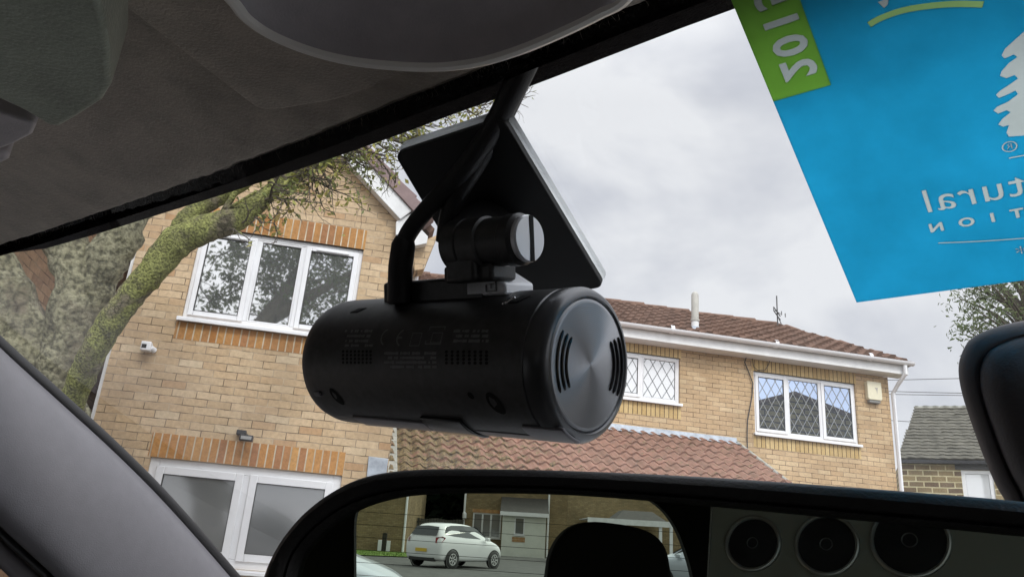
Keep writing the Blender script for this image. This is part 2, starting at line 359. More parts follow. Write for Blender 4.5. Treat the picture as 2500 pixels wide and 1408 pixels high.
def tile_sheet(O, A, S, w, L, tw=.2, gauge=.3, amp=.025, step=.03, keep=None, prof='wave', jit=.004, seed=1):
    """interlocking tiles in relief: O bottom-left corner, A unit vector along the eaves, S unit vector up the slope"""
    rnd = random.Random(seed); A = V(A); S = V(S); N_ = A.cross(S).normalized()
    if N_.z < 0: N_ = -N_
    nseg = 6; nx = max(1, int(round(w / tw))) * nseg; dx = w / nx
    mb = MB(); rows = int(math.ceil(L / gauge))
    def pr(i):
        ph = (i % nseg) / nseg
        if prof == 'wave': return amp * .5 * (1 + sin(2 * pi * ph))
        return amp if ph < .34 else amp * .15      # pan and roll
    for r in range(rows):
        s0 = r * gauge; s1 = min(L, (r + 1) * gauge)
        sh = 0
        jt = [rnd.uniform(-jit, jit) for _ in range(nx // nseg + 2)]
        lo = []; hi = []; bt = []
        for i in range(nx + 1):
            j = jt[i // nseg]; P = O + A * (i * dx)
            lo.append(P + S * (s0 - .012 + j) + N_ * (pr(i) + step + j)); hi.append(P + S * s1 + N_ * (pr(i) + .002)); bt.append(P + S * (s0 - .012 + j) + N_ * (pr(i) + .004 - (.0 if r else .03)))
        for i in range(nx):
            if keep and not keep(((i + .5) * dx), (s0 + s1) / 2): continue
            mb.quad(lo[i], lo[i + 1], hi[i + 1], hi[i]); mb.quad(bt[i], bt[i + 1], lo[i + 1], lo[i])
    return mb

# =================================================================== THE STREET IN FRONT
HROT = radians(10)
T1 = V((cos(HROT), sin(HROT), 0)); N1 = V((-sin(HROT), cos(HROT), 0))
def HP(x, y, D, rot=HROT):
    """pixel -> (along, away, up) on an upright plane at distance D, walls turned by rot"""
    t = V((cos(rot), sin(rot), 0)); n = V((-sin(rot), cos(rot), 0))
    P = onplane(x, y, CAM + n * D, n); return V((P.dot(t), P.dot(n), P.z))

# ground as one sheet, the street and drives laid on it
g = MB(); g.box(-400, -400, -.3, 400, 400, -.02); tag(g.put('ground', mat('soil', (.10, .10, .06), .95, var=.3, scale=3)), kind='structure')
asph = mat('asphalt', (.085, .085, .082), .9, var=.3, scale=2, bump=.6, bscale=90, dist=.004)
r = MB()
for k in range(40): pass
r.quad((-120, -70, -.012), (60, -70, -.012), (60, 6.2, -.012), (-120, 6.2, -.012)); tag(r.put('road', asph), kind='structure')
d = MB(); d.quad((-3, 6.3, -.006), (16, 6.3, -.006), (16, 16, -.006), (-3, 16, -.006))
tag(d.put('driveway', brick_mat('block_paving', [(0, (.22, .16, .12)), (.5, (.27, .2, .15)), (1, (.2, .15, .12))], (.1, .09, .07), bw=.2, bh=.1)), kind='structure')

# ------------------------------------------------------------------ first house: gable wall facing the street
h1 = empty('brick_house', rz=HROT, label='buff brick house with a pointed gable, white triple upstairs window and orange soldier bricks', cat='house')
D1 = 8.2; UL, UR = -2.43, .35; EZ = 4.735; APX = ((UL + UR) / 2, 5.98)
win_up = (-1.87, -.198, 3.565, 4.565); win_lo = (-1.86, -.08, 1.26, 2.19)
w = wall_mb(UL, UR, -.1, EZ, D1, [win_up, win_lo], top=[(UL, EZ), (UR, EZ), APX])
w.quad((UR, D1, -.1), (UR, D1 + 5, -.1), (UR, D1 + 5, EZ), (UR, D1, EZ)); w.quad((UL, D1, -.1), (UL, D1, EZ), (UL, D1 + 5, EZ), (UL, D1 + 5, -.1))
w.put('wall', M['buff_brick'], h1)
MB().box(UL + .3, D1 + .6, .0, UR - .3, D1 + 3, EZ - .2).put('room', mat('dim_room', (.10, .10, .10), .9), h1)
sc_ = MB()
sc_.box(-1.90, D1 - .003, 4.565, -.19, D1 + .05, 4.79); sc_.put('soldier_course', M['orange_brick'], h1)
sc_ = MB(); sc_.box(-1.90, D1 - .003, 3.345, -.19, D1 + .05, 3.52); sc_.put('soldier_course', M['orange_brick'], h1)
sc_ = MB(); sc_.box(-1.885, D1 - .003, 2.193, -.07, D1 + .05, 2.415); sc_.put('soldier_course', M['orange_brick'], h1)
window(h1, *win_up, D1, [-1.282, -.80], [1, 0, 1], M['pane'], label='upstairs casement window with three lights')
wl = window(h1, *win_lo, D1, [-.965], [1, 1], M['pane_low'], fw=.085, sw=.075, label='ground floor window with two wide white sashes', vent=False)
# shapes standing on the upstairs window ledge, seen through the glass
# bargeboard, box end, verge tiles, corbel
sl = V((1, 0, -.896)).normalized(); up = V((.896, 0, 1)).normalized()
def verge(sgn):
    mb = MB(); a = V((APX[0], D1 - .13, APX[1])); e = V((.14, D1 - .13, APX[1] - .896 * (.14 - APX[0])))
    s_ = V((sl.x * sgn, 0, sl.z)); u_ = V((up.x * sgn, 0, up.z)); e = V((APX[0] + (e.x - APX[0]) * sgn, e.y, e.z))
    mb.prism([a - s_ * .0, e, e + u_ * .165, a + u_ * .165 + V((0, 0, .05))], (0, .03, 0))
    mb.prism([a + V((0, .03, 0)), e + V((0, .03, 0)), e + V((0, .03, 0)) + u_ * .02, a + V((0, .03, 0)) + u_ * .02], (0, .1, 0))
    return mb
verge(1).put('bargeboard', M['upvc_old'], h1, bevel=.006)
verge(-1).put('bargeboard', M['upvc_old'], h1, bevel=.006)
def px_poly(pts, D, rot=HROT): return [HP(x, y, D, rot) for x, y in pts]
mb = MB(); mb.prism(px_poly([(967, 541), (966, 600), (1012, 600), (1042, 594), (1045, 577), (1031, 562), (1003, 521)], D1 - .10), (0, .1, 0)); mb.put('box_end', M['upvc_old'], h1, bevel=.005)
mb = MB(); L_ = 1.8; n_ = 6
for k in range(n_):
    a = V((APX[0], D1 - .16, APX[1])) + up * .168 + sl * (k * .30 - .02)
    for sg in (1, -1):
        q = lambda p: V((p.x if sg > 0 else 2 * APX[0] - p.x, p.y, p.z))
        b = a + sl * .315
        mb.prism([q(a), q(b), q(b + up * .15), q(a + up * .125)], (0, .2, 0))
mb.put('verge_tiles', M['tile_verge'], h1, bevel=.006)
mb = MB()
for sg in (1, -1):
    q = lambda p: V((p.x if sg > 0 else 2 * APX[0] - p.x, p.y, p.z))
    a = V((APX[0], D1 + .04, APX[1])) + up * .2; b = a + sl * 1.86
    mb.prism([q(a), q(b), q(b + up * .08), q(a + up * .08 + V((0, 0, .03)))], (0, 5.4, 0))
mb.put('roof', M['tile_brown'], h1)
mb = MB(); mb.prism(px_poly([(1011, 596), (1062, 576), (1068, 573), (1041, 640), (1035, 656), (1012, 660)], D1 + .02), (0, .22, 0)); mb.put('corbel', M['buff_brick'], h1)
mb = MB(); p0 = HP(1019, 640, D1 + .3); mb.tube([p0, V((p0.x, p0.y, 3.1))], .034, 12); mb.put('downpipe', M['upvc'], h1, smooth=True)
mb = MB(); mb.box(UL - .025, D1 - .02, 0, UL - .001, D1 + .01, EZ); mb.put('corner_trim', M['upvc_old'], h1)
p0 = HP(900, 1113, D1 - .03); p1 = HP(948, 1119, D1 - .03); mb = MB()
mb.prism([p0, p1, V((p1.x + .0, p1.y, 2.20)), V((p0.x + .01, p0.y, 2.16))], (0, .028, 0)); mb.put('lead_flashing', M['lead'], h1, bevel=.004)
rebase(h1, (APX[0], D1 + 2.5, 0))

# fittings on the gable wall
wc = empty('security_camera', rz=HROT, label='small white security camera with a dark face on the gable wall', cat='security camera')
a = HP(347, 832, D1 - .09); b = HP(366, 857, D1 - .09)
MB().box(a.x, D1 - .11, b.z, b.x, D1 - .03, a.z).put('housing', M['upvc'], wc, bevel=.008)
MB().box(a.x + .012, D1 - .113, b.z + .022, a.x + .055, D1 - .111, a.z - .03).put('lens_window', M['black_gloss'], wc)
MB().tube([(b.x - .005, D1 - .06, (a.z + b.z) / 2), (b.x + .015, D1 - .01, (a.z + b.z) / 2 - .015)], [.022, .03], 10).put('bracket', M['upvc'], wc, smooth=True)
rebase(wc, (a.x, D1, b.z))
fl = empty('floodlight', rz=HROT, label='small black floodlight above the orange bricks over the ground floor window', cat='floodlight')
a = HP(579, 1048, D1 - .05); b = HP(600, 1062, D1 - .05)
MB().box(a.x, D1 - .07, b.z, b.x, D1, a.z).put('sensor', M['dark_metal'], fl, bevel=.006)
a = HP(586, 1059, D1 - .15); b = HP(616, 1077, D1 - .15)
MB().box(a.x, D1 - .16, b.z, b.x, D1 - .09, a.z).put('lamp_body', M['dark_metal'], fl, bevel=.006)
MB().box(a.x + .014, D1 - .163, b.z + .013, b.x - .012, D1 - .161, a.z - .013).put('lamp_glass', mat('frosted_lens', (.32, .32, .31), .3), fl)
MB().tube([((a.x + b.x) / 2, D1 - .1, a.z), ((a.x + b.x) / 2 - .02, D1 - .02, a.z + .02)], .012).put('arm', M['dark_metal'], fl)
rebase(fl, (a.x, D1, b.z))
ab = empty('alarm_bell_box', rz=HROT, label='pale blue alarm box high on the gable wall behind the twigs', cat='alarm box')
c = HP(728, 420, D1)
MB().lathe([(0, 0), (.055, .0), (.075, .02), (.075, .05)], 20, Matrix.Translation((c.x, D1 - .055, c.z)) @ Matrix.Rotation(radians(-90), 4, 'X') @ Matrix.Scale(.75, 4, (0, 1, 0))).put('cover', mat('blue_plastic', (.22, .38, .55), .4), ab, smooth=True)
rebase(ab, (c.x, D1, c.z))

# neighbouring wall on the left, running towards the viewer
nb = empty('neighbour_house', rz=HROT, label='brown brick house at the far left, its side wall running back beside the gable', cat='house')
wb = MB(); wb.box(-6.8, 4.6, -.1, -2.72, 11.5, 4.3); wb.put('wall', M['brown_brick'], nb)
MB().prism([(-7.0, 4.4, 4.3), (-2.6, 4.4, 4.3), (-4.75, 4.4, 5.7)], (0, 7.3, 0)).put('roof', M['tile_brown'], nb)
rebase(nb, (-4.7, 7.5, 0))

# ------------------------------------------------------------------ second house, set further back on the right
h2 = empty('brick_house', rz=HROT, label='buff brick house with brown tiled hip roof, white gutter and diamond leaded windows', cat='house')
D2 = 12.0
sw_ = (3.45, 4.98, 4.235, 4.99); bw_ = (6.27, 8.12, 3.92, 4.95)
w = wall_mb(.36, 8.75, -.1, 5.14, D2, [sw_, bw_]); w.quad((8.75, D2, -.1), (8.75, D2 + 5.8, -.1), (8.75, D2 + 5.8, 5.14), (8.75, D2, 5.14))
w.put('wall', M['buff_brick_far'], h2)
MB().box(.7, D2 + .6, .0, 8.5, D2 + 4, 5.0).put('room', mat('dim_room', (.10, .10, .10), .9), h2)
for a, b, c, d_ in ((3.42, 5.0, 4.99, 5.138), (3.42, 5.0, 3.99, 4.19), (6.24, 8.14, 4.95, 5.138), (6.24, 8.14, 3.69, 3.875)):
    MB().box(a, D2 - .003, c, b, D2 + .05, d_).put('soldier_course', M['yellow_brick'], h2)
window(h2, *sw_, D2, [4.335], [1, 0], M['pane_net'], lattice=(.16, .27), lead='lead_dark', fw=.05, label='small leaded window with net curtain', vent=False)
window(h2, *bw_, D2, [6.875, 7.485], [1, 0, 1], M['pane_blue'], lattice=(.155, .27), fw=.05, label='wide leaded window with three lights', vent=False)
# eaves
ef = D2 - .28; er = 8.95
MB().box(.0, ef, 5.14, er, ef + .025, 5.30).box(.0, ef + .026, 5.141, er, D2 - .001, 5.155).put('fascia', M['upvc_old'], h2, bevel=.004)
mb = MB(); gz = 5.30
prof = [(.06 * cos(a_), -.06 * sin(a_)) for a_ in [pi * k / 8 for k in range(9)]]
vs = []; 
for xx in (0, er + .06):
    vs += [V((xx, ef - .062 + p[0], gz + .045 + p[1])) for p in prof] + [V((xx, ef - .062 + p[0] * .9, gz + .045 + p[1] * .9)) for p in prof[::-1]]
n = 18; mb.add(vs, [(k, (k + 1) % n, (k + 1) % n + n, k + n) for k in range(n)] + [tuple(range(n, 2 * n))])
for xx in (1.2, 2.9, 4.7, 6.5, 8.2):
    mb.tube([(xx - .03, ef - .062, gz + .045), (xx + .03, ef - .062, gz + .045)], .067, 16)
mb.put('gutter', M['upvc'], h2, smooth=True)
dp = MB(); X = 8.83; dp.tube([(X + .02, ef - .06, gz - .02), (X + .02, ef - .06, gz - .16), (X, D2 - .16, 5.0), (X - .03, D2 - .04, 4.86), (X - .03, D2 - .04, 0)], .034, 12); dp.put('downpipe', M['upvc'], h2, smooth=True)
# main roof
sl2 = .48; S2 = V((0, 1, sl2)).normalized(); Ld = 2.92; Ls = Ld * sqrt(1 + sl2 * sl2); x0r = -1.0; xe = er + .05
rdg = HP(1890, 785, D2 - .36 + Ld); RU = rdg.x
O = V((x0r, D2 - .36, 5.325))
def keepf(a, s): return (xe - (x0r + a)) > (xe - RU) * (s / Ls) - .02
tile_sheet(O, (1, 0, 0), S2, xe - x0r, Ls, tw=.235, gauge=.30, amp=.045, step=.035, keep=keepf, prof='pan', jit=.006).put('roof_tiles', M['tile_brown'], h2)
rz_ = 5.325 + sl2 * Ld
A_ = V((xe, D2 - .36, 5.325)); Rg = V((RU, D2 - .36 + Ld, rz_)); Bk = V((xe, D2 - .36 + 2 * Ld, 5.325)); Lf = V((x0r, D2 - .36 + Ld, rz_)); LB = V((x0r, D2 - .36 + 2 * Ld, 5.325))
dn = V((0, 0, -.03))
mb = MB(); mb.quad(A_ + dn, Bk + dn, Rg + dn); mb.quad(Lf + dn, Rg + dn, Bk + dn, LB + dn); mb.quad(O + dn, A_ + dn, Rg + dn, Lf + dn); mb.quad(O + dn, Lf + dn, LB + dn); mb.put('roof_deck', M['tile_brown'], h2)
mb = MB(); rr = random.Random(3)
def ridge(mb, a, b, n, r=.085):
    dv = (b - a) / n
    for k in range(n):
        j = V((0, 0, rr.uniform(-.012, .02))); p = a + dv * k + j; q_ = a + dv * (k + 1.07) + j + V((0, 0, .018))
        mb.tube([p, q_], [r, r * 1.06], 10)
ridge(mb, Lf + V((0, 0, -.01)), Rg + V((0, 0, -.01)), 19); ridge(mb, A_ + V((-.1, .1, .0)), Rg, 9, .075)
mb.put('ridge_tiles', M['tile_brown'], h2, smooth=True)
# lean-to roof over the front door and garage
lo_s = .507; P0 = V((.40, D2 - .02, 3.70)); LL = 3.4; SS = V((0, 1, lo_s)).normalized(); EU = 5.94
O = V((.40, D2 - .02 - LL * SS.y, 3.70 - LL * SS.z))
tile_sheet(O, (1, 0, 0), SS, EU - .40, LL, tw=.165, gauge=.27, amp=.042, step=.028, prof='wave', jit=.010, seed=4).put('porch_roof', M['tile_pink'], h2)
dn = V((0, 0, -.04)); a = O; b = V((EU, O.y, O.z)); c = V((EU, D2, 3.71)); e = V((.4, D2, 3.71))
MB().prism([a + dn, b + dn, c + dn, e + dn], (0, 0, -.10)).put('porch_deck', M['upvc_old'], h2)
mb = MB(); mb.tube([b + V((.01, 0, .01)), c + V((.01, 0, .02))], .028, 8); mb.put('verge', M['mortar'], h2)
mb = MB(); mb.prism([a + V((-.045, 0, .05)), a + V((.11, 0, .06)), e + V((.11, 0, .06)), e + V((-.045, 0, .05))], (0, 0, -.12)); mb.put('mortar_fillet', M['mortar'], h2, bevel=.01)
mb = MB(); nxx = 24
for k in range(nxx):
    xa = .42 + (EU - .42) * k / nxx; xb = .42 + (EU - .42) * (k + 1) / nxx; z1_ = 3.80 + .006 * (k % 3); 
    mb.quad((xa, D2 - .008, 3.80), (xb, D2 - .008, 3.80), (xb, D2 - .03, 3.72), (xa, D2 - .03, 3.72)); mb.quad((xa, D2 - .03, 3.72), (xb, D2 - .03, 3.72), (xb, D2 - .17, 3.70 - .035 + .01 * (k % 2)), (xa, D2 - .17, 3.70 - .035 + .01 * ((k + 1) % 2)))
mb.put('lead_flashing', M['lead'], h2)
MB().box(.4, O.y + .35, 0, EU - .1, O.y + .5, O.z + .05).put('porch_wall', M['buff_brick_far'], h2)
rebase(h2, (4.5, D2 + 2.5, 0))

flp = empty('flue_pipe', rz=HROT, label='grey flue pipe with a domed cap standing on the brown tiled roof', cat='flue pipe')
fb = HP(1697, 806, D2 + .1); ft = HP(1697, 712, D2 + .1); r0 = .062
zj = fb.z + (ft.z - fb.z) * .27
MB().lathe([(0, ft.z - fb.z), (r0 * .5, ft.z - fb.z - .008), (r0 * .85, ft.z - fb.z - .03), (r0, ft.z - fb.z - .07), (r0, zj - fb.z), (r0 * 1.2, zj - fb.z), (r0 * 1.2, zj - fb.z - .03), (r0, zj - fb.z - .03)], 20, Matrix.Translation(fb)).put('pipe', M['flue'], flp, smooth=True)
MB().lathe([(r0, zj - fb.z - .03), (r0 * 1.02, -.15)], 20, Matrix.Translation(fb)).put('base', M['upvc_old'], flp, smooth=True)
MB().lathe([(r0, .06), (r0 * 1.9, -.02), (r0 * 2.6, -.05)], 20, Matrix.Translation(fb)).put('collar', M['lead'], flp, smooth=True)
rebase(flp, (fb.x, fb.y, fb.z - .06))
ae = empty('tv_aerial', rz=HROT, label='thin metal television aerial rising from the end of the brown ridge', cat='aerial')
ab_ = HP(1899, 800, 14.3); at_ = HP(1896, 722, 14.3)
MB().tube([ab_, at_], .013, 6).put('mast', M['aerial'], ae)
mb = MB(); c = HP(1897, 765, 14.25); k = 14.5 / 1973
for dz in (.04, -.04): mb.tube([c + V((-17 * k, -.1, dz + .05)), c + V((17 * k, .1, dz - .05))], .011, 6)
for xx in (-17, -6, 6, 17): mb.tube([c + V((xx * k, -.1, .04 - xx * .003)), c + V((xx * k, -.1, -.04 - xx * .003))], .010, 5)
mb.tube([c + V((0, 0, -.02)), c + V((.09, 0, -.22))], .010, 5); mb.tube([c + V((-.05, 0, .06)), c + V((.08, 0, .0))], .008, 5)
mb.put('elements', M['aerial'], ae); rebase(ae, ab_)
al_ = empty('alarm_box', rz=HROT, label='cream alarm box on the corner wall beside the wide leaded window', cat='alarm box')
a = HP(2117, 929, D2 - .09); b = HP(2155, 978, D2 - .09)
MB().prism([(a.x, D2 - .09, b.z + .03), (a.x + .02, D2 - .09, b.z), (b.x - .02, D2 - .09, b.z), (b.x, D2 - .09, b.z + .03), (b.x, D2 - .09, a.z), (a.x, D2 - .09, a.z)], (0, .088, 0)).put('cover', M['alarm'], al_, bevel=.008)
MB().box(a.x + .03, D2 - .075, b.z - .045, b.x - .03, D2 - .002, b.z - .001).put('base', mat('grey_plastic', (.22, .22, .21), .5), al_, bevel=.006)
mb = MB(); q = (a.x + b.x) / 2 + .03; zt = a.z - .1; mb.prism([(q - .03, D2 - .093, zt), (q + .03, D2 - .093, zt), (q + .018, D2 - .093, zt - .05), (q + .01, D2 - .093, zt - .11), (q, D2 - .093, zt - .05)], (0, .002, 0)); mb.put('emblem', mat('faded_print', (.42, .40, .36), .6), al_)
rebase(al_, (a.x, D2, b.z))
wc2 = MB(); wc2.tube([HP(x, y, D2 - .03) for x, y in ((1822, 872), (1818, 884), (1828, 908), (1838, 935), (1836, 965), (1830, 1000), (1825, 1025), (1824, 1060), (1825, 1100), (1824, 1125))], .009, 6)
wc2.tube([HP(x, y, D2 - .03) for x, y in ((1836, 868), (1840, 895), (1850, 903), (1868, 903), (1876, 890), (1884, 866), (1888, 852))], .006, 6)
o = wc2.put('wall_cable', M['gasket'], None); o.rotation_euler = (0, 0, HROT); tag(o, 'thin black cable hanging down the brick wall left of the wide leaded window', 'cable')

# ------------------------------------------------------------------ stone house beyond
R3 = radians(-22); h3 = empty('stone_house', rz=R3, label='dark stone block house with a grey tiled roof beyond the brick corner', cat='house')
_p = at(2200, 1160, 25); D3 = (_p).dot(V((-sin(R3), cos(R3), 0)))
def H3(x, y, D=None): return HP(x, y, D or D3, R3)
e0 = H3(2198, 1124); e1 = V((e0.x + 9, D3, e0.z)); 
wq = (H3(2346, 1150).x, H3(2424, 1150).x, .8, H3(2385, 1147).z)
wall_mb(e0.x, e1.x, -.2, e0.z, D3, [wq]).put('wall', M['stone_block'], h3)
MB().quad((e0.x, D3, -.2), (e0.x, D3, e0.z), (e0.x, D3 + 5, e0.z), (e0.x, D3 + 5, -.2)).put('side_wall', M['stone_block'], h3)
window(h3, *wq, D3, [], [0], M['pane_net'], fw=.1, sill=True, label='white framed window with blinds')
lz = H3(2385, 1123).z; MB().box(wq[0] - .15, D3 - .02, wq[3] + .002, wq[1] + .25, D3 + .05, lz - .06).put('lintel', mat('dark_stone', (.09, .09, .09), .9), h3)
rt = HP(2234, 998, D3 + 3.2, R3); sdn = V((0, 3.3, rt.z - e0.z)).normalized()
ez = H3(2190, 1120); MB().prism([(ez.x, D3 - .12, ez.z), (e1.x, D3 - .12, ez.z), (e1.x, D3 + 3.2, rt.z), (rt.x, D3 + 3.2, rt.z)], (0, 0, -.09)).put('roof_deck', M['tile_grey'], h3)
tile_sheet(V((ez.x, D3 - .15, ez.z)), (1, 0, 0), sdn, e1.x - ez.x, 3.35 / sdn.y, tw=.3, gauge=.24, amp=.02, step=.03, keep=lambda a, s: a > (rt.x - ez.x) * s / (3.35 / sdn.y), jit=.01).put('roof_tiles', mat('grey_tiles', (.115, .11, .09), .95, var=.3, scale=3, spec=.1), h3)
MB().tube([(rt.x, D3 + 3.2, rt.z + .02), (e1.x, D3 + 3.2, rt.z + .02)], .09, 8).put('ridge_tiles', M['mortar'], h3)
MB().box(ez.x + .05, D3 - .2, ez.z - .14, e1.x, D3 - .08, ez.z - .04).put('gutter', M['dark_metal'], h3, bevel=.01)
rebase(h3, (e0.x + 4, D3 + 3, 0))

wires = [((2120, 928), (2230, 926), (2560, 918), 30), ((2120, 953), (2250, 957), (2560, 964), 31), ((2120, 961), (2240, 963), (2560, 968), 31.5), ((2120, 1022), (2240, 1030), (2560, 1046), 34)]
wlab = ['highest of the thin overhead wires crossing the sky beyond the house corner', 'second overhead wire down, upper one of the close pair', 'third overhead wire down, lower one of the close pair', 'lowest overhead wire, just above the stone house roof']
for k, (a, b, c, dd) in enumerate(wires):
    o = MB().tube([at(*a, dd), at(*b, dd), at(*c, dd)], .014, 5).put('overhead_wire', M['aerial'], None); tag(o, wlab[k], 'wire', 'overhead wires')

# ------------------------------------------------------------------ trees
def leaf_mat(name, cols):
    m, t, p = new_mat(name); N = t.nodes.new
    oi = N('ShaderNodeTexCoord'); n = N('ShaderNodeTexNoise'); n.inputs['Scale'].default_value = 5.5; n.inputs['Detail'].default_value = 6
    lk(t, oi.outputs['Object'], n.inputs['Vector']); r = N('ShaderNodeValToRGB'); lk(t, n.outputs[0], r.inputs[0]); e = r.color_ramp.elements
    e[0].position = .3; e[0].color = (*cols[0], 1); e[1].position = .72; e[1].color = (*cols[-1], 1)
    for k, c in enumerate(cols[1:-1]): e.new(.3 + .42 * (k + 1) / (len(cols) - 1)).color = (*c, 1)
    lk(t, r.outputs[0], p.inputs['Base Color']); p.inputs['Roughness'].default_value = .55
    tr = N('ShaderNodeBsdfTranslucent'); lk(t, r.outputs[0], tr.inputs[0]); mxs = N('ShaderNodeMixShader'); mxs.inputs[0].default_value = .4
    lk(t, p.outputs[0], mxs.inputs[1]); lk(t, tr.outputs[0], mxs.inputs[2]); lk(t, mxs.outputs[0], t.nodes['Material Output'].inputs[0])
    return m
def bark_mat(name, a, b, c, sc=9):
    m, t, p = new_mat(name); N = t.nodes.new; p.inputs['Roughness'].default_value = .95
    tcn = N('ShaderNodeTexCoord'); n = N('ShaderNodeTexNoise'); n.inputs['Scale'].default_value = sc; n.inputs['Detail'].default_value = 9; n.inputs['Roughness'].default_value = .75
    lk(t, tcn.outputs['Object'], n.inputs['Vector']); r = N('ShaderNodeValToRGB'); lk(t, n.outputs[0], r.inputs[0]); e = r.color_ramp.elements
    e[0].position = .36; e[0].color = (*a, 1); e[1].position = .66; e[1].color = (*c, 1); e.new(.5).color = (*b, 1)
    n2 = N('ShaderNodeTexNoise'); n2.inputs['Scale'].default_value = sc * 9; n2.inputs['Detail'].default_value = 6; lk(t, tcn.outputs['Object'], n2.inputs['Vector'])
    r2 = N('ShaderNodeMapRange'); r2.inputs[1].default_value = .35; r2.inputs[2].default_value = .6; r2.inputs[3].default_value = .35; r2.inputs[4].default_value = 1.15; lk(t, n2.outputs[0], r2.inputs[0])
    vm = N('ShaderNodeVectorMath'); vm.operation = 'SCALE'; lk(t, r.outputs[0], vm.inputs[0]); lk(t, r2.outputs[0], vm.inputs['Scale'])
    n4 = N('ShaderNodeTexNoise'); n4.inputs['Scale'].default_value = sc * .5; n4.inputs['Detail'].default_value = 8; n4.inputs['Distortion'].default_value = .6; lk(t, tcn.outputs['Object'], n4.inputs['Vector'])
    r4 = N('ShaderNodeMapRange'); r4.inputs[1].default_value = .50; r4.inputs[2].default_value = .60; r4.inputs[4].default_value = .85; lk(t, n4.outputs[0], r4.inputs[0])
    n5 = N('ShaderNodeTexVoronoi'); n5.inputs['Scale'].default_value = sc * 3; n5.feature = 'DISTANCE_TO_EDGE'; lk(t, tcn.outputs['Object'], n5.inputs['Vector'])
    r5 = N('ShaderNodeValToRGB'); lk(t, n5.outputs[0], r5.inputs[0]); r5.color_ramp.elements[0].color = (.05, .04, .03, 1); r5.color_ramp.elements[1].position = .18; r5.color_ramp.elements[1].color = (.22, .185, .13, 1)
    m4 = N('ShaderNodeMix'); m4.data_type = 'RGBA'; lk(t, r4.outputs[0], m4.inputs[0]); lk(t, vm.outputs[0], m4.inputs[6]); lk(t, r5.outputs[0], m4.inputs[7]); lk(t, m4.outputs[2], p.inputs['Base Color'])
    bp = N('ShaderNodeBump'); bp.inputs['Strength'].default_value = .9; bp.inputs['Distance'].default_value = .02; lk(t, n2.outputs[0], bp.inputs['Height']); lk(t, bp.outputs[0], p.inputs['Normal'])
    return m
M['moss'] = bark_mat('mossy_bark', (.13, .125, .06), (.27, .28, .09), (.38, .40, .13))
M['moss_dark'] = bark_mat('grey_lichen_bark', (.16, .145, .10), (.28, .265, .17), (.38, .36, .25), 4)
M['twig'] = mat('twig_bark', (.07, .055, .045), .9, col2=(.14, .12, .08), scale=20)
M['leaf'] = leaf_mat('autumn_leaf', [(.14, .19, .07), (.24, .28, .09), (.44, .42, .10), (.46, .30, .12)])
M['leaf_green'] = leaf_mat('green_leaf', [(.05, .08, .025), (.10, .14, .04), (.17, .20, .07)])

def limb(mb, pts, n=14, rough=.0, seed=0):
    """pts: (px, py, depth, radius in pixels); smoothed, knobbly limb"""
    P = [at(a, b, c) for a, b, c, r_ in pts]; Rr = [r_ * c / FPX for a, b, c, r_ in pts]
    o = []; rad = []; rnd = random.Random(seed)
    for i in range(len(P) - 1):
        p0, p1, p2, p3 = P[max(i - 1, 0)], P[i], P[i + 1], P[min(i + 2, len(P) - 1)]
        for k in range(7):
            t = k / 7; t2 = t * t; t3 = t2 * t
            o.append(.5 * ((2 * p1) + (p2 - p0) * t + (2 * p0 - 5 * p1 + 4 * p2 - p3) * t2 + (3 * p1 - p0 - 3 * p2 + p3) * t3)); rad.append((Rr[i] * (1 - t) + Rr[i + 1] * t) * (1 + rnd.uniform(-rough, rough)))
    o.append(P[-1]); rad.append(Rr[-1])
    k0 = len(mb.v); mb.tube(o, rad, n)
    for i in range(k0, len(mb.v)):
        c = o[(i - k0) // n]; d = mb.v[i] - c; q = mb.v[i]
        nv = sin(q.x * 31 + seed) * sin(q.y * 27 + 2) * sin(q.z * 29 + 1) * .10 + sin(q.x * 83 + 1) * sin(q.z * 77) * .06
        mb.v[i] = c + d * (1 + nv * (1 if rough else 0))
    return o
def grow(mb, tips, p, d, L, r_, lvl, rnd, droop=.0):
    """random twig with side twigs"""
    n = 5; pts = [p]; q = p.copy(); dd = d.normalized()
    for k in range(n):
        dd = (dd + V((rnd.gauss(0, .22), rnd.gauss(0, .22), rnd.gauss(0, .22) - droop))).normalized(); q = q + dd * L / n; pts.append(q.copy())
        if lvl > 0 and k >= 0 and rnd.random() < .85:
            s_ = (dd + V((rnd.uniform(-1, 1), rnd.uniform(-1, 1), rnd.uniform(-1, 1))) * .95).normalized()
            grow(mb, tips, q.copy(), s_, L * rnd.uniform(.4, .65), r_ * .55, lvl - 1, rnd, droop)
        tips.append((q.copy(), dd.copy(), lvl))
    mb.tube(pts, [r_ * (1 - .75 * k / n) for k in range(n + 1)], 4 if r_ < .006 else 6, cap=False)
def leaves(mb, tips, dens, sz, rnd, spread=.03):
    for p, d, lvl in tips:
        for _ in range(dens if dens >= 1 else (1 if rnd.random() < dens else 0)):
            c = p + V((rnd.gauss(0, spread), rnd.gauss(0, spread), rnd.gauss(0, spread))); a = V((rnd.gauss(0, 1), rnd.gauss(0, 1), rnd.gauss(0, 1))).normalized(); b = a.orthogonal().normalized(); nn = a.cross(b) * .2
            s = sz * rnd.uniform(.6, 1.25)
            mb.quad(c - a * s, c - b * s * .45 + nn * s, c + a * s * .9, c + b * s * .5 + nn * s)

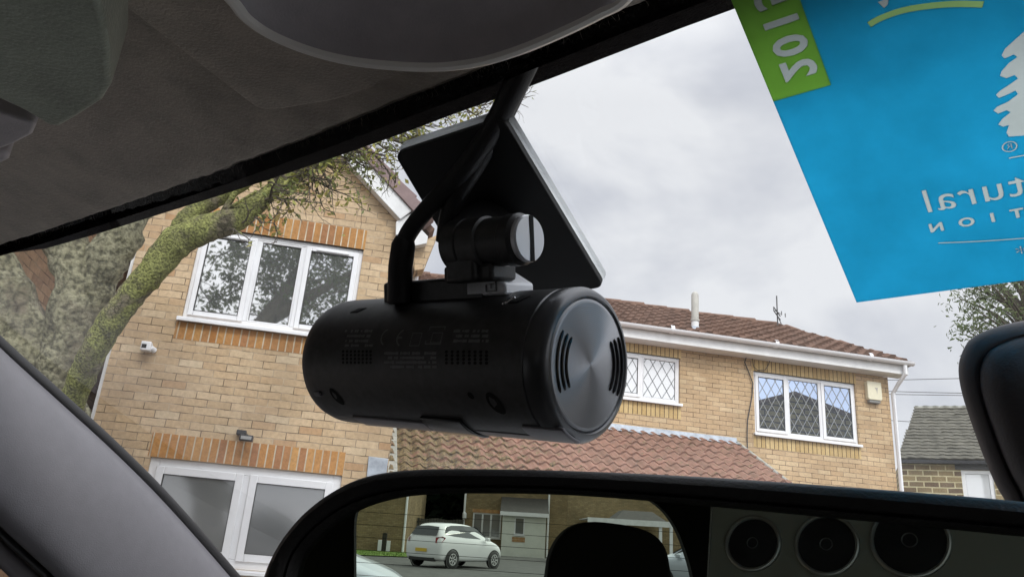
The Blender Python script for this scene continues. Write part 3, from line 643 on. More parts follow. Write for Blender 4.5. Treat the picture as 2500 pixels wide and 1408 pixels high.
rnd = random.Random(11)
mt = empty('mossy_tree', label='old mossy tree with a bright green forked limb in front of the gable', cat='tree')
bz = at(150, 1100, 4.7)
mb = MB(); limb(mb, [(150, 1500, 4.7, 105), (140, 1200, 4.7, 88), (110, 960, 4.7, 78), (20, 760, 4.75, 74), (-80, 580, 4.8, 70), (-160, 400, 4.9, 66)], 20, .05, 1)
limb(mb, [(130, 1080, 4.62, 60), (148, 930, 4.62, 58), (172, 790, 4.65, 54), (185, 670, 4.7, 50), (130, 540, 4.8, 46), (50, 440, 4.9, 40)], 18, .05, 2)
limb(mb, [(195, 780, 4.7, 48), (240, 670, 4.74, 50), (290, 580, 4.8, 52), (325, 480, 4.9, 48), (360, 360, 5.0, 44)], 18, .05, 5)
# bole down to the ground, out of sight behind the pillar
bb = at(150, 1450, 4.7); mb.tube([bb, V((bb.x, bb.y, .5)), V((bb.x, bb.y, -.05))], [.28, .31, .42], 18)
tr_ = mb.put('trunk', M['moss_dark'], mt, smooth=True, ang=80)
mb = MB(); limb(mb, [(165, 1010, 4.45, 30.3), (200, 920, 4.4, 31.8), (250, 820, 4.35, 31.8), (310, 735, 4.35, 32.6), (375, 660, 4.38, 34.1), (430, 595, 4.4, 39.3), (490, 562, 4.42, 35.6), (560, 540, 4.45, 33.3), (615, 505, 4.5, 27.3), (660, 470, 4.55, 20.4), (720, 430, 4.6, 13.6), (780, 400, 4.7, 8.4), (840, 365, 4.8, 5.3), (900, 330, 4.9, 3.8)], 16, .04, 3)
limb(mb, [(425, 600, 4.42, 30.3), (452, 545, 4.45, 27.3), (500, 500, 4.5, 25.0), (560, 465, 4.55, 22.7), (640, 410, 4.6, 18.9), (720, 340, 4.7, 15.1)], 14, .05, 4)
limb(mb, [(520, 560, 4.42, 9.1), (550, 510, 4.42, 8.4), (575, 470, 4.42, 6.8), (610, 430, 4.42, 6.1)], 8, .05, 6)
limb(mb, [(540, 520, 4.42, 3.8), (580, 495, 4.4, 3.8), (625, 468, 4.4, 3.0)], 8, .05, 6)
mb.put('limb', M['moss'], mt, smooth=True, ang=80)
tw = MB(); tips = []; t2 = []
def PX(x, y, z): return at(x, y, z)
def go(x, y, z, x2, y2, z2, r_, lvl=2, droop=.02, L=None):
    a = PX(x, y, z); b = PX(x2, y2, z2); grow(tw, tips, a, b - a, L or (b - a).length, r_, lvl, rnd, droop)
for a in [(690, 450, 4.6, 790, 420, 4.6), (720, 430, 4.6, 830, 400, 4.65), (640, 490, 4.5, 760, 470, 4.45), (660, 480, 4.5, 730, 500, 4.4), (600, 520, 4.5, 680, 530, 4.4), (780, 400, 4.7, 850, 440, 4.6), (760, 410, 4.7, 800, 470, 4.6),
          (800, 390, 4.7, 905, 350, 4.8), (840, 365, 4.8, 930, 380, 4.8), (850, 360, 4.8, 960, 300, 4.9), (880, 340, 4.9, 1000, 290, 5), (720, 350, 4.7, 860, 350, 4.7), (760, 340, 4.7, 940, 300, 4.9), (900, 330, 4.9, 1060, 290, 5), (960, 310, 5, 1110, 270, 5), (900, 300, 4.9, 1040, 240, 5), (640, 440, 4.6, 760, 400, 4.7),
          (1000, 290, 5, 1160, 250, 5.1), (1040, 250, 5, 1200, 230, 5.1), (930, 330, 4.9, 1040, 420, 4.9), (880, 350, 4.8, 985, 430, 4.9), (680, 440, 4.6, 800, 370, 4.7), (700, 400, 4.6, 820, 390, 4.6)]:
    go(*a, .009, 2)
for a in [(790, 420, 4.6, 830, 500, 4.6), (770, 440, 4.6, 880, 500, 4.6), (700, 470, 4.5, 770, 455, 4.5), (590, 545, 4.42, 640, 505, 4.35), (560, 560, 4.4, 625, 530, 4.3)]: go(*a, .006, 1, .05)
go(1230, 290, 5.1, 1300, 215, 5.1, .006, 1, 0); go(1200, 240, 5.1, 1275, 250, 5.1, .007, 1, 0)
for k in range(46):
    x = rnd.uniform(640, 1190); y = 455 - (x - 640) * .42 + rnd.uniform(-30, 12); a = rnd.uniform(-60, 25); L_2 = rnd.uniform(50, 130); z_ = 4.5 + (x - 640) / 1000
    go(x, y, z_, x + L_2 * cos(radians(a)), y - L_2 * sin(radians(a)), z_ + rnd.uniform(-.1, .1), rnd.uniform(.004, .008), 2, .01)
lf = MB(); leaves(lf, tips, .16, .021, rnd, .025)
vis = [t_ for t_ in tips]
lf2 = MB(); rn2 = random.Random(5)
for k in range(130):     # leaf clusters close to the limb ends
    x = rn2.uniform(690, 1180); y0_ = 470 - (x - 690) * .44; y = y0_ + rn2.gauss(-14, 20); c = at(x, y, rn2.uniform(4.5, 5.1))
    leaves(lf2, [(c, V((0, 0, 1)), 0)], 1, .022, rn2, .02)
for k in range(150):
    q = rn2.choice([(760, 420, 30), (820, 430, 30), (840, 480, 22), (700, 470, 25), (640, 520, 22), (860, 490, 18), (600, 480, 30), (640, 450, 25)]); c = at(q[0] + rn2.gauss(0, q[2]), q[1] + rn2.gauss(0, q[2] * .6), 4.6)
    leaves(lf2, [(c, V((0, 0, 1)), 0)], 1, .018, rn2, .02)
# the crown spreading towards the viewer above the car roof (mirrored in the upstairs panes)
cr = MB(); ct = []; hub = at(60, 420, 4.9)
def goW(a, b, r_, lvl): grow(cr, ct, V(a), V(b) - V(a), (V(b) - V(a)).length, r_, lvl, rnd, 0.)
hx = at(-130, 380, 4.9); cr.tube([hx, V((-2.4, 4.0, 4.6)), V((-2.0, 3.4, 5.6)), V((-1.6, 3.0, 6.8))], [.16, .13, .10, .06], 10)
cr.tube([V((-2.2, 3.8, 4.9)), V((-1.6, 3.5, 5.5)), V((-1.0, 3.2, 6.1)), V((-.6, 3.0, 6.8))], [.10, .08, .05, .02], 8)
for k in range(80):
    a = V((rnd.uniform(-3.2, -.5), rnd.uniform(2.6, 4.1), rnd.uniform(4.9, 7.2))); b = a + V((rnd.uniform(-1, 1), rnd.uniform(-1., .6), rnd.uniform(-.4, .9)))
    goW(a, b, .014, 2)
cr.put('branches', M['twig'], mt)
lf3 = MB(); leaves(lf3, ct, .8, .05, rnd, .07); lf3.put('crown', M['leaf_green'], mt)
tw.put('twigs', M['twig'], mt); lf.add(lf2.v, lf2.f); lf.put('leaves', M['leaf'], mt)
rebase(mt, (bb.x, bb.y, 0))

def simple_tree(name, label, cx_, cy_, zc, rx, rz2, trunk_r, nclump, leaf, mat_leaf, seed, nleaf=34, base_z=0.):
    rd = random.Random(seed); e = empty(name, label=label, cat='tree')
    tb = MB(); tb.tube([V((cx_, cy_, base_z)), V((cx_ + .1, cy_, zc * .5)), V((cx_, cy_, zc + rz2 * .5))], [trunk_r, trunk_r * .75, trunk_r * .25], 10)
    tp = []
    for k in range(nclump):
        th = rd.uniform(0, 2 * pi); ph = math.acos(rd.uniform(-.8, 1)); q = rd.uniform(.55, 1.) ; c = V((cx_ + rx * q * sin(ph) * cos(th), cy_ + rx * q * sin(ph) * sin(th), zc + rz2 * q * cos(ph)))
        st = V((cx_, cy_, max(zc * .5, c.z - rx * .7))); tb.tube([st, (st + c) / 2 + V((0, 0, .15)), c], [trunk_r * .3, trunk_r * .16, trunk_r * .06], 5, cap=False)
        for j in range(nleaf): tp.append((c + V((rd.gauss(0, 1), rd.gauss(0, 1), rd.gauss(0, .8))) * rx * .13, V((0, 0, 1)), 0))
    tb.put('trunk', M['twig'], e, smooth=True); lm = MB(); leaves(lm, tp, 1, leaf, rd, .02); lm.put('crown', mat_leaf, e)
    rebase(e, (cx_, cy_, base_z)); return e
p = at(2490, 800, 21); simple_tree('tree', 'leafy green tree standing against the sky above the stone house', p.x + .25, p.y, p.z + .3, 1.85, 2.0, .2, 80, .085, M['leaf_green'], 3, 60)

# =================================================================== THE CAR THE VIEWER SITS IN
AL = radians(38); Fc = V((sin(AL), cos(AL), 0)); Rc = V((cos(AL), -sin(AL), 0)); Z = V((0, 0, 1))
def CF(a, b, h): return CAM + Rc * a + Fc * b + Z * h
def HH(x, y, h):
    """pixel -> point on the level h above the eye"""
    d = ray(x, y); return CAM + d * (h / d.z)
def ab_of(P): q = P - CAM; return q.dot(Rc), q.dot(Fc)
M['liner'] = mat('headliner_cloth', (.50, .43, .365), .95, col2=(.36, .31, .265), scale=60, bump=.9, bscale=900, dist=.0006, spec=.15)
M['liner_green'] = mat('visor_cloth', (.36, .39, .32), .95, col2=(.27, .29, .24), scale=60, bump=.9, bscale=800, dist=.0006, spec=.15)
M['console'] = mat('grey_trim_plastic', (.42, .38, .385), .42, var=.1, scale=60, bump=.5, bscale=1500, dist=.0003, spec=.4)
M['pillar'] = mat('pillar_trim', (.145, .14, .152), .42, var=.05, scale=90, bump=.45, bscale=1300, dist=.0003, spec=.5)
M['felt'] = mat('black_felt', (.006, .0052, .0052), 1., bump=1., bscale=900, dist=.001, spec=.0, var=.6, scale=300)
M['matt_black'] = mat('matt_black_plastic', (.013, .012, .013), .5, bump=.5, bscale=1500, dist=.0003)
M['stem_plastic'] = mat('stem_cover_plastic', (.075, .068, .072), .8, bump=.5, bscale=1200, dist=.0003)
m, t, p = new_mat('windscreen_glass'); N = t.nodes.new
tp_ = N('ShaderNodeBsdfTransparent'); tp_.inputs[0].default_value = (.96, .975, .97, 1); gl = N('ShaderNodeBsdfGlossy'); gl.inputs['Roughness'].default_value = .0
fr_ = N('ShaderNodeFresnel'); fr_.inputs[0].default_value = 1.35; mx_ = N('ShaderNodeMixShader'); lk(t, fr_.outputs[0], mx_.inputs[0]); lk(t, tp_.outputs[0], mx_.inputs[1]); lk(t, gl.outputs[0], mx_.inputs[2])
df_ = N('ShaderNodeBsdfTranslucent'); df_.inputs[0].default_value = (.8, .8, .78, 1)
tcn = N('ShaderNodeTexCoord'); nzz = N('ShaderNodeTexNoise'); nzz.inputs['Scale'].default_value = 7; nzz.inputs['Detail'].default_value = 8; nzz.inputs['Roughness'].default_value = .7; lk(t, tcn.outputs['Object'], nzz.inputs['Vector'])
mr_ = N('ShaderNodeMapRange'); mr_.inputs[1].default_value = .42; mr_.inputs[2].default_value = .8; mr_.inputs[3].default_value = .004; mr_.inputs[4].default_value = .045; lk(t, nzz.outputs[0], mr_.inputs[0])
m2_ = N('ShaderNodeMixShader'); lk(t, mr_.outputs[0], m2_.inputs[0]); lk(t, mx_.outputs[0], m2_.inputs[1]); lk(t, df_.outputs[0], m2_.inputs[2])
lk(t, m2_.outputs[0], t.nodes['Material Output'].inputs[0]); M['screen'] = m

HE = .14
car = empty('car', rz=0, label='car whose dim cabin surrounds the viewer, with grey roof lining and windscreen pillar', cat='car')
edge_px = [(0, 625), (130, 587), (260, 545), (400, 500), (560, 447), (760, 376), (880, 332), (1000, 285), (1130, 237), (1250, 190), (1350, 150), (1450, 110), (1580, 58), (1720, 5)]
E_ = [ab_of(HH(x, y, HE)) for x, y in edge_px]
a0, b0 = E_[0]; E_ = [(-.72, b0 - .10), (-.60, b0 - .055), (-.47, b0 - .03), (a0 - .06, b0 - .015)] + E_
aL, bL = E_[-1]; E_ += [(.12, bL + .001), (.25, bL - .012), (.40, bL - .035), (.55, bL - .07), (.72, bL - .13)]
def resamp(P, n):
    d = [0]
    for i in range(1, len(P)): d.append(d[-1] + (V(P[i]) - V(P[i - 1])).length)
    o = []
    for k in range(n):
        s = d[-1] * k / (n - 1); i = max(1, next((j for j in range(len(d)) if d[j] >= s - 1e-9), len(d) - 1)); f_ = (s - d[i - 1]) / (d[i] - d[i - 1]); o.append(V(P[i - 1]).lerp(V(P[i]), f_))
    return o
from mathutils import noise as NZ
EE = resamp([(a, b, 0) for a, b in E_], 900)
prof_band = [(.02, .012), (.001, .002), (0, 0), (-.0012, .0010), (-.0024, .0031), (-.0034, .0064), (-.010, .008)]
prof_cl = [(-.0034, .0065), (-.0039, .0044), (-.0052, .0029), (-.0074, .0026), (-.013, .0042), (-.022, .0065), (-.04, .0105), (-.07, .016), (-.12, .023), (-.20, .031), (-.35, .040), (-.7, .05), (-1.3, .05), (-2.15, .03)]
def sweep(prof, jit, name, m_, smooth=True):
    vs = []; n = len(prof)
    for k, e in enumerate(EE):
        nz_ = NZ.noise(V((e.x * 160, 1.3, 0))) * .6 + NZ.noise(V((e.x * 520, 7.3, 0))) * .5
        for j, (db, dh) in enumerate(prof):
            w_ = jit * nz_ if j in (0 + (0 if prof is prof_cl else 3), 1 + (0 if prof is prof_cl else 3), 2 + (0 if prof is prof_cl else 3)) else 0
            ee = e.y if -db < .1 else e.y * max(0, 1 - (-db - .1) / .5) + .1 * min(1, (-db - .1) / .5)
            vs.append(CF(e.x, ee + db + w_ * .5, HE + dh + w_))
    mb = MB(); mb.add(vs, [(k * n + j, k * n + j + 1, (k + 1) * n + j + 1, (k + 1) * n + j) for k in range(len(EE) - 1) for j in range(n - 1)])
    return mb.put(name, m_, car, smooth=True, ang=70)
sweep(prof_band, .0009, 'windscreen_seal', M['felt']); sweep(prof_cl, .0013, 'headliner', M['liner'])
# lint and loose fibres hanging from the cloth edge
mb = MB(); rf = random.Random(9)
for k in range(1500):
    e = EE[rf.randrange(120, 760)]; db = rf.uniform(-.0075, -.0032); P = CF(e.x, e.y + db, HE + .0032); L = rf.uniform(.0008, .0034) * (1.6 if rf.random() < .05 else 1)
    d = V((rf.gauss(0, .5), rf.gauss(0, .5), -1)).normalized(); q = P + d * L; r_ = P.lerp(q, .5) + V((rf.gauss(0, 1), rf.gauss(0, 1), 0)) * L * .2; w_ = Rc * .00005
    mb.quad(P - w_, P + w_, r_ + w_, r_ - w_); mb.quad(r_ - w_, r_ + w_, q)
tag(mb.put('lint', mat('lint_fibre', (.30, .27, .23), .9), car), kind='stuff')

def slab(pts, hb, ht, name, m_, parent, bev, seg=5, extra=None):
    P = [HH(x, y, hb) for x, y in pts] + (extra or [])
    return MB().prism(P, (0, 0, ht - hb)).put(name, m_, parent, bevel=bev, seg=seg)
def smooth_poly(pts, n=6, closed=True):
    o = []; m_ = len(pts)
    for i in range(m_ if closed else m_ - 1):
        p0, p1, p2, p3 = [V(pts[(i + k) % m_] if closed else pts[min(max(i + k, 0), m_ - 1)]) for k in (-1, 0, 1, 2)]
        for k in range(n):
            t = k / n; o.append(.5 * ((2 * p1) + (p2 - p0) * t + (2 * p0 - 5 * p1 + 4 * p2 - p3) * t * t + (3 * p1 - p0 - 3 * p2 + p3) * t ** 3))
    if not closed: o.append(V(pts[-1]))
    return o
def dome_loft(outline, rings, name, m_, parent):
    """outline: list of points; rings: (lerp to centre, height offset)"""
    c = sum(outline, V((0, 0, 0))) / len(outline); n = len(outline); vs = []
    for f_, dh in rings: vs += [p.lerp(c, f_) + Z * dh for p in outline]
    vs.append(c + Z * rings[-1][1]); m_n = len(rings)
    fs = [(j * n + i, j * n + (i + 1) % n, (j + 1) * n + (i + 1) % n, (j + 1) * n + i) for j in range(m_n - 1) for i in range(n)] + [((m_n - 1) * n + i, (m_n - 1) * n + (i + 1) % n, m_n * n) for i in range(n)]
    return MB().add(vs, fs).put(name, m_, parent, smooth=True, ang=80)
# round overhead console above the windscreen
arc = [(560, -10), (600, 38), (660, 80), (750, 118), (850, 144), (960, 157), (1070, 160), (1170, 148), (1270, 118), (1370, 76), (1460, 32), (1530, -10)]
PA = [HH(x, y, .136) for x, y in arc]
l_, r_ = PA[0], PA[-1]; bk = -Fc; dr_ = (PA[-1] - PA[-2]).normalized(); dl_ = (PA[0] - PA[1]).normalized()
PA2 = smooth_poly([p_ for p_ in PA] + [r_ + dr_ * .012 + bk * .008, r_ + dr_ * .014 + bk * .035, r_ + bk * .085 - Rc * .01, (l_ + r_) / 2 + bk * .12, l_ + bk * .09 + Rc * .01, l_ + dl_ * .012 + bk * .035, l_ + dl_ * .012 + bk * .008], 5)
dome_loft(PA2, [(-.01, .03), (-.01, .010), (-.004, .004), (.012, .0006), (.03, -.0008), (.05, -.0004), (.08, .0012), (.14, .004), (.24, .0062), (.45, .0085), (.7, .011), (.9, .012)], 'overhead_console', M['console'], car)
MB().tube([q + Z * .0004 for q in PA2] + [PA2[0] + Z * .0004], .0021, 10, cap=False).put('rim_highlight', mat('pale_highlight', (.85, .80, .74), .3, spec=.8), car, smooth=True)  # pale tube added to stand for the highlight along the console edge
for mm_, sw2 in ((M['liner'], .9), (M['liner_green'], .6)):
    pb = mm_.node_tree.nodes['Principled BSDF']; pb.inputs['Sheen Weight'].default_value = sw2; pb.inputs['Sheen Roughness'].default_value = .35; pb.inputs['Sheen Tint'].default_value = (1, .93, .82, 1)
# moulded pad the console sits on
slab([(225, -40), (430, 118), (560, 218), (618, 262), (645, 272), (690, 270), (800, 252), (930, 222), (1050, 182)], .1445, .175, 'console_pad', M['liner'], car, .0055, 6, extra=[HH(1300, -60, .1445), HH(1200, -420, .1445), HH(300, -300, .1445)])
# sun visor and its clip
vz = slab([(-220, -160), (60, -170), (215, -60), (252, 40), (268, 130), (270, 212), (248, 248), (190, 286), (145, 312), (118, 308), (60, 272), (0, 244), (-220, 150)], .124, .146, 'sun_visor', M['liner_green'], car, .0085, 6)
slab([(-150, 262), (-20, 268), (30, 285), (70, 296), (88, 306), (78, 330), (40, 350), (0, 366), (-150, 420)], .129, .15, 'visor_clip', M['console'], vz, .004, 5)
slab([(-150, 352), (0, 368), (22, 378), (20, 392), (0, 402), (-150, 440)], .136, .15, 'clip_base', M['console'], vz, .003, 4)

# windscreen pillar trim: curved skin with real depth, and its rubber edge
ST = [((-320, 500, .43), (-400, 940, .39)), ((0, 815, .50), (-90, 1205, .46)), ((150, 952, .53), (22, 1312, .485)), ((300, 1090, .56), (122, 1404, .505)), ((430, 1222, .59), (240, 1520, .535)), ((590, 1406, .63), (380, 1650, .57)), ((820, 1680, .70), (620, 1900, .63))]
def pil(f0, f1, bulge, dz, name, m_, n=14, back=.0):
    so_ = []; 
    A0 = [at(*s[0]) for s in ST]; B0 = [at(*s[1]) for s in ST]; A1 = smooth_poly(A0, 6, False); B1 = smooth_poly(B0, 6, False)
    vs = []; 
    for a_, b_ in zip(A1, B1):
        ax_ = (b_ - a_); mid = (a_ + b_) / 2; tow = (CAM - mid).normalized()
        for k in range(n + 1):
            f_ = f0 + (f1 - f0) * k / n; g_ = k / n
            vs.append(a_ + ax_ * f_ + tow * (bulge * (1 - (2 * g_ - 1) ** 2) ** .6 + dz))
        for k in range(2):
            vs.append((a_ + ax_ * (f1 if k == 0 else f0)) - tow * (.03 + back))
    w_ = n + 3; L = len(A1)
    mb = MB(); mb.add(vs, [(i * w_ + k, i * w_ + (k + 1) % w_, (i + 1) * w_ + (k + 1) % w_, (i + 1) * w_ + k) for i in range(L - 1) for k in range(w_)])
    return mb.put(name, m_, car, smooth=True, ang=60)
pil(.075, .985, .022, 0, 'windscreen_pillar', M['pillar']); pil(-.0, .085, .003, -.004, 'pillar_seal', M['matt_black'], 6)
pil(1.0, 1.05, .002, -.012, 'door_seal', M['matt_black'], 5); pil(1.065, 1.20, .004, -.02, 'door_frame', M['stem_plastic'], 6)
# windscreen glass
E0 = HH(1250, 190, HE); RK = radians(25); Sg = (Fc * cos(RK) - Z * sin(RK)); NG = Rc.cross(Sg).normalized()
if NG.dot(E0 - CAM) < 0: NG = -NG           # outward
def G(x, y, off=0.): return onplane(x, y, E0 - NG * off, NG)
def GA(a, s, off=0.):                         # glass coordinates: across, down the slope
    return E0 - Rc * (E0 - CAM).dot(Rc) + Rc * a + Sg * s - NG * off
def g_of(P): q = P - GA(0, 0); return q.dot(Rc), q.dot(Sg)
MB().quad(GA(-.61, -.12), GA(.64, -.12), GA(.80, 1.0), GA(-.86, 1.0)).put('windscreen', M['screen'], car)
# body shell round the cabin: roof, rails, doors, rear, dashboard, floor
BL = mat('grey_cabin_trim', (.10, .095, .09), .8); PT = mat('car_paint', (.40, .42, .44), .3)
def cbox(mb, a0_, b0_, h0_, a1_, b1_, h1_):
    return mb.add([CF(a, b, h) for h in (h0_, h1_) for b in (b0_, b1_) for a in (a0_, a1_)], [(0, 2, 3, 1), (4, 5, 7, 6), (0, 1, 5, 4), (2, 6, 7, 3), (0, 4, 6, 2), (1, 3, 7, 5)])
mb = MB(); cbox(mb, -.72, -2.25, .205, .72, .0, .23); mb.put('roof', PT, car)
mb = MB()
for sd_ in (-1, 1):
    cbox(mb, sd_ * .69, -2.25, .03, sd_ * .75, .05, .24); cbox(mb, sd_ * .72, -2.25, -.95, sd_ * .80, 1.0, -.24)
    for bb_ in (-.75, -1.6): cbox(mb, sd_ * .69, bb_ - .09, -.24, sd_ * .745, bb_ + .05, .12)
    cbox(mb, sd_ * .66, -2.25, -.24, sd_ * .745, -1.95, .12)
mb.put('door_panels', BL, car)
mb = MB(); cbox(mb, -.75, .55, -.60, .75, 1.25, -.34); mb.put('dashboard', BL, car, bevel=.03)
mb = MB(); cbox(mb, -.8, -2.25, -1.0, .8, 1.25, -.96); cbox(mb, -.8, 1.2, -.96, .8, 1.25, -.4); mb.put('floor', BL, car)
mb = MB(); cbox(mb, -.85, .5, -.9, .85, 2.0, -.32); mb.put('bonnet', PT, car, bevel=.08)

# ------------------------------------------------------------------ rear-view mirror: real glass reflecting the real street behind
MY, ME = radians(199), radians(-1.85)
nm = V((sin(MY) * cos(ME), cos(MY) * cos(ME), sin(ME))); DM = .14
Pm = CAM - nm * DM
def MP(x, y, off=0.): return onplane(x, y, Pm + nm * off, nm)
MO = [(648, 1420), (672, 1358), (705, 1303), (755, 1245), (825, 1192), (900, 1160), (1000, 1145), (1150, 1142), (1400, 1147), (1700, 1160), (2000, 1180), (2300, 1203), (2500, 1221), (2800, 1256), (3000, 1300), (3090, 1400), (3110, 1550), (3060, 1750), (2900, 1900), (2500, 1965), (1500, 1990), (900, 1960), (720, 1880), (640, 1720), (622, 1550)]
MI = [(722, 1420), (738, 1362), (766, 1322), (806, 1284), (862, 1248), (925, 1224), (1010, 1208), (1150, 1203), (1400, 1208), (1700, 1232), (2000, 1260), (2300, 1289), (2500, 1309), (2780, 1335), (2940, 1370), (3010, 1440), (3025, 1560), (2985, 1720), (2850, 1830), (2480, 1885), (1500, 1910), (940, 1885), (790, 1820), (715, 1700), (700, 1550)]
mo = [V((x, y, 0)) for x, y in MO]; mi = [V((x, y, 0)) for x, y in MI]
mo = smooth_poly(mo, 6); mi = smooth_poly(mi, 6)
rm = empty('rear_view_mirror', label='black framed rear view mirror reflecting a white hatchback and houses behind the car', cat='mirror')
n = len(mo); O0 = [MP(p.x, p.y) for p in mo]; I0 = [MP(p.x, p.y) for p in mi]; cc = sum(O0, V((0, 0, 0))) / n
rings = [[I0[i] - nm * .0012 for i in range(n)], [I0[i].lerp(O0[i], .03) + nm * .0012 for i in range(n)], [I0[i].lerp(O0[i], .16) + nm * .0022 for i in range(n)], [I0[i].lerp(O0[i], .22) + nm * .0015 for i in range(n)], [I0[i].lerp(O0[i], .34) + nm * .0030 for i in range(n)], [I0[i].lerp(O0[i], .6) + nm * .0036 for i in range(n)], [I0[i].lerp(O0[i], .82) + nm * .0026 for i in range(n)], [I0[i].lerp(O0[i], .95) + nm * .0006 for i in range(n)],
         [O0[i] - nm * .003 for i in range(n)], [O0[i].lerp(cc, .005) - nm * .012 for i in range(n)], [O0[i].lerp(cc, .12) - nm * .026 for i in range(n)], [O0[i].lerp(cc, .4) - nm * .034 for i in range(n)], [cc - nm * .037 for i in range(n)]]
vs = sum(rings, []); MB().add(vs, [(j * n + i, j * n + (i + 1) % n, (j + 1) * n + (i + 1) % n, (j + 1) * n + i) for j in range(len(rings) - 1) for i in range(n)]).put('housing', M['matt_black'], rm, smooth=True, ang=60)
m, t, p = new_mat('mirror_glass'); p.inputs['Metallic'].default_value = 1; p.inputs['Roughness'].default_value = 0; p.inputs['Base Color'].default_value = (.50, .56, .47, 1)
MB().add([q - nm * .0004 for q in I0], [tuple(range(n))]).put('mirror_glass', m, rm)
# stem cover on the windscreen behind the mirror
SO = [(2348, 862), (2340, 905), (2350, 965), (2378, 1050), (2412, 1140), (2450, 1215), (2520, 1300), (2800, 1320), (3000, 1200), (3040, 950), (2960, 820), (2800, 765), (2620, 762), (2500, 782), (2425, 800), (2372, 826)]
so_ = smooth_poly([V((x, y, 0)) for x, y in SO], 5); z0_ = .225
def stem(sc_x, zz): return [at(2700 + (p.x - 2700) * sc_x, 1020 + (p.y - 1020) * sc_x, zz) for p in so_]
rg = [stem(1., z0_ + .05), stem(1., z0_ + .012), stem(.985, z0_ + .004), stem(.955, z0_), stem(.90, z0_ - .0028), stem(.88, z0_ - .0032), stem(.86, z0_ - .0028), stem(.835, z0_ - .006), stem(.78, z0_ - .010), stem(.70, z0_ - .013), stem(.4, z0_ - .018), stem(.05, z0_ - .02)]
n2 = len(so_); MB().add(sum(rg, []), [(j * n2 + i, j * n2 + (i + 1) % n2, (j + 1) * n2 + (i + 1) % n2, (j + 1) * n2 + i) for j in range(len(rg) - 1) for i in range(n2)] + [tuple((len(rg) - 1) * n2 + i for i in range(n2))]).put('stem_cover', M['stem_plastic'], rm, smooth=True, ang=60)
MB().tube([MP(2760, 1420, -.030), MP(2750, 1330, -.045), at(2740, 1180, .225), at(2720, 1060, .235)], [.009, .009, .010, .014], 14).put('stem', M['matt_black'], rm, smooth=True)
rebase(rm, tuple(Pm))

# ------------------------------------------------------------------ windscreen sticker, seen from the inside
a_l = (g_of(G(1790, 0))[0] + g_of(G(2092, 730))[0]) / 2; s_b = g_of(G(2092, 730))[1]
m, t, p = new_mat('blue_sticker_paper'); 
def paper(name, col, k=.55):
    m, t, p = new_mat(name)
    tq = t.nodes.new('ShaderNodeTexCoord'); nq = t.nodes.new('ShaderNodeTexNoise'); nq.inputs['Scale'].default_value = 45; nq.inputs['Detail'].default_value = 9; nq.inputs['Roughness'].default_value = .65; lk(t, tq.outputs['Object'], nq.inputs['Vector'])
    rq = t.nodes.new('ShaderNodeValToRGB'); lk(t, nq.outputs[0], rq.inputs[0]); rq.color_ramp.elements[0].position = .3; rq.color_ramp.elements[1].position = .7
    rq.color_ramp.elements[0].color = (*[c * .90 for c in col], 1); rq.color_ramp.elements[1].color = (*[min(1, c * 1.07 + .005) for c in col], 1); lk(t, rq.outputs[0], p.inputs['Base Color']); p.inputs['Roughness'].default_value = .5; p.inputs['Specular IOR Level'].default_value = .25
    N = t.nodes.new; tr = N('ShaderNodeBsdfTranslucent'); lk(t, rq.outputs[0], tr.inputs[0]); mxs = N('ShaderNodeMixShader'); mxs.inputs[0].default_value = k
    lk(t, p.outputs[0], mxs.inputs[1]); lk(t, tr.outputs[0], mxs.inputs[2]); lk(t, mxs.outputs[0], t.nodes['Material Output'].inputs[0]); return m
PB = paper('blue_paper', (.10, .52, .70), .8); PG = paper('green_paper', (.38, .60, .20), .8); PW = paper('pale_print', (.37, .42, .41), .75); PS = paper('swoosh_green', (.25, .42, .15), .75)
stk = empty('windscreen_sticker', label='blue windscreen sticker with green date tab and mirrored lettering', cat='sticker')
top_s = -.035
GL = lambda x, y: g_of(G(x, y))
a_r = a_l + .098
gx1, gs_ = GL(2027, 192)[0], (GL(1900, 246)[1] + GL(2027, 192)[1]) / 2
wG = gx1 - a_l; mm = (GL(2400, 470)[0] - GL(2300, 480)[0]) / 100      # metres of glass per photo pixel there
INK = []          # (name, [2D verts], [faces]) of every printed mark, in glass coordinates
def ink_text(txt, size, f, name, bold=0., spacing=1., align='CENTER'):
    cu = bpy.data.curves.new('t', 'FONT'); cu.body = txt; cu.size = size; cu.align_x = align; cu.align_y = 'CENTER'; cu.offset = bold; cu.space_character = spacing; cu.resolution_u = 3
    tmp = bpy.data.objects.new('t', cu); COL.objects.link(tmp); me0 = bpy.data.meshes.new_from_object(tmp.evaluated_get(bpy.context.evaluated_depsgraph_get()))
    INK.append((name, [f(v.co.x, v.co.y) for v in me0.vertices], [tuple(p.vertices) for p in me0.polygons])); bpy.data.objects.remove(tmp)
def ink_poly(pts, name): INK.append((name, pts, [tuple(range(len(pts)))]))
def ink_stroke(pts, w_, name):
    P = smooth_poly([V((*GL(x, y), 0)) for x, y in pts], 6, False); L = []; Q = []
    for i, q in enumerate(P):
        d = (P[min(i + 1, len(P) - 1)] - P[max(i - 1, 0)]).normalized(); nn = V((-d.y, d.x, 0)) * w_ / 2; L.append((q + nn)[:2]); Q.append((q - nn)[:2])
    ink_poly(L + Q[::-1], name)
c2 = GL(1950, 158)
ink_text('2015', wG * .76, lambda x, y: (c2[0] - .0004 + y, c2[1] + .0032 - x), 'date_digits', .0004, 1.22, 'LEFT')
A1 = GL(2252, 489); ink_text('natural', mm * 122, lambda x, y: (A1[0] - x, A1[1] - y), 'lettering', .00006, 1.10, 'RIGHT')
A2 = GL(2268, 551); ink_text('NATION', mm * 46, lambda x, y: (A2[0] - x * 1.1, A2[1] - y), 'lettering', .0002, 2.5, 'RIGHT')
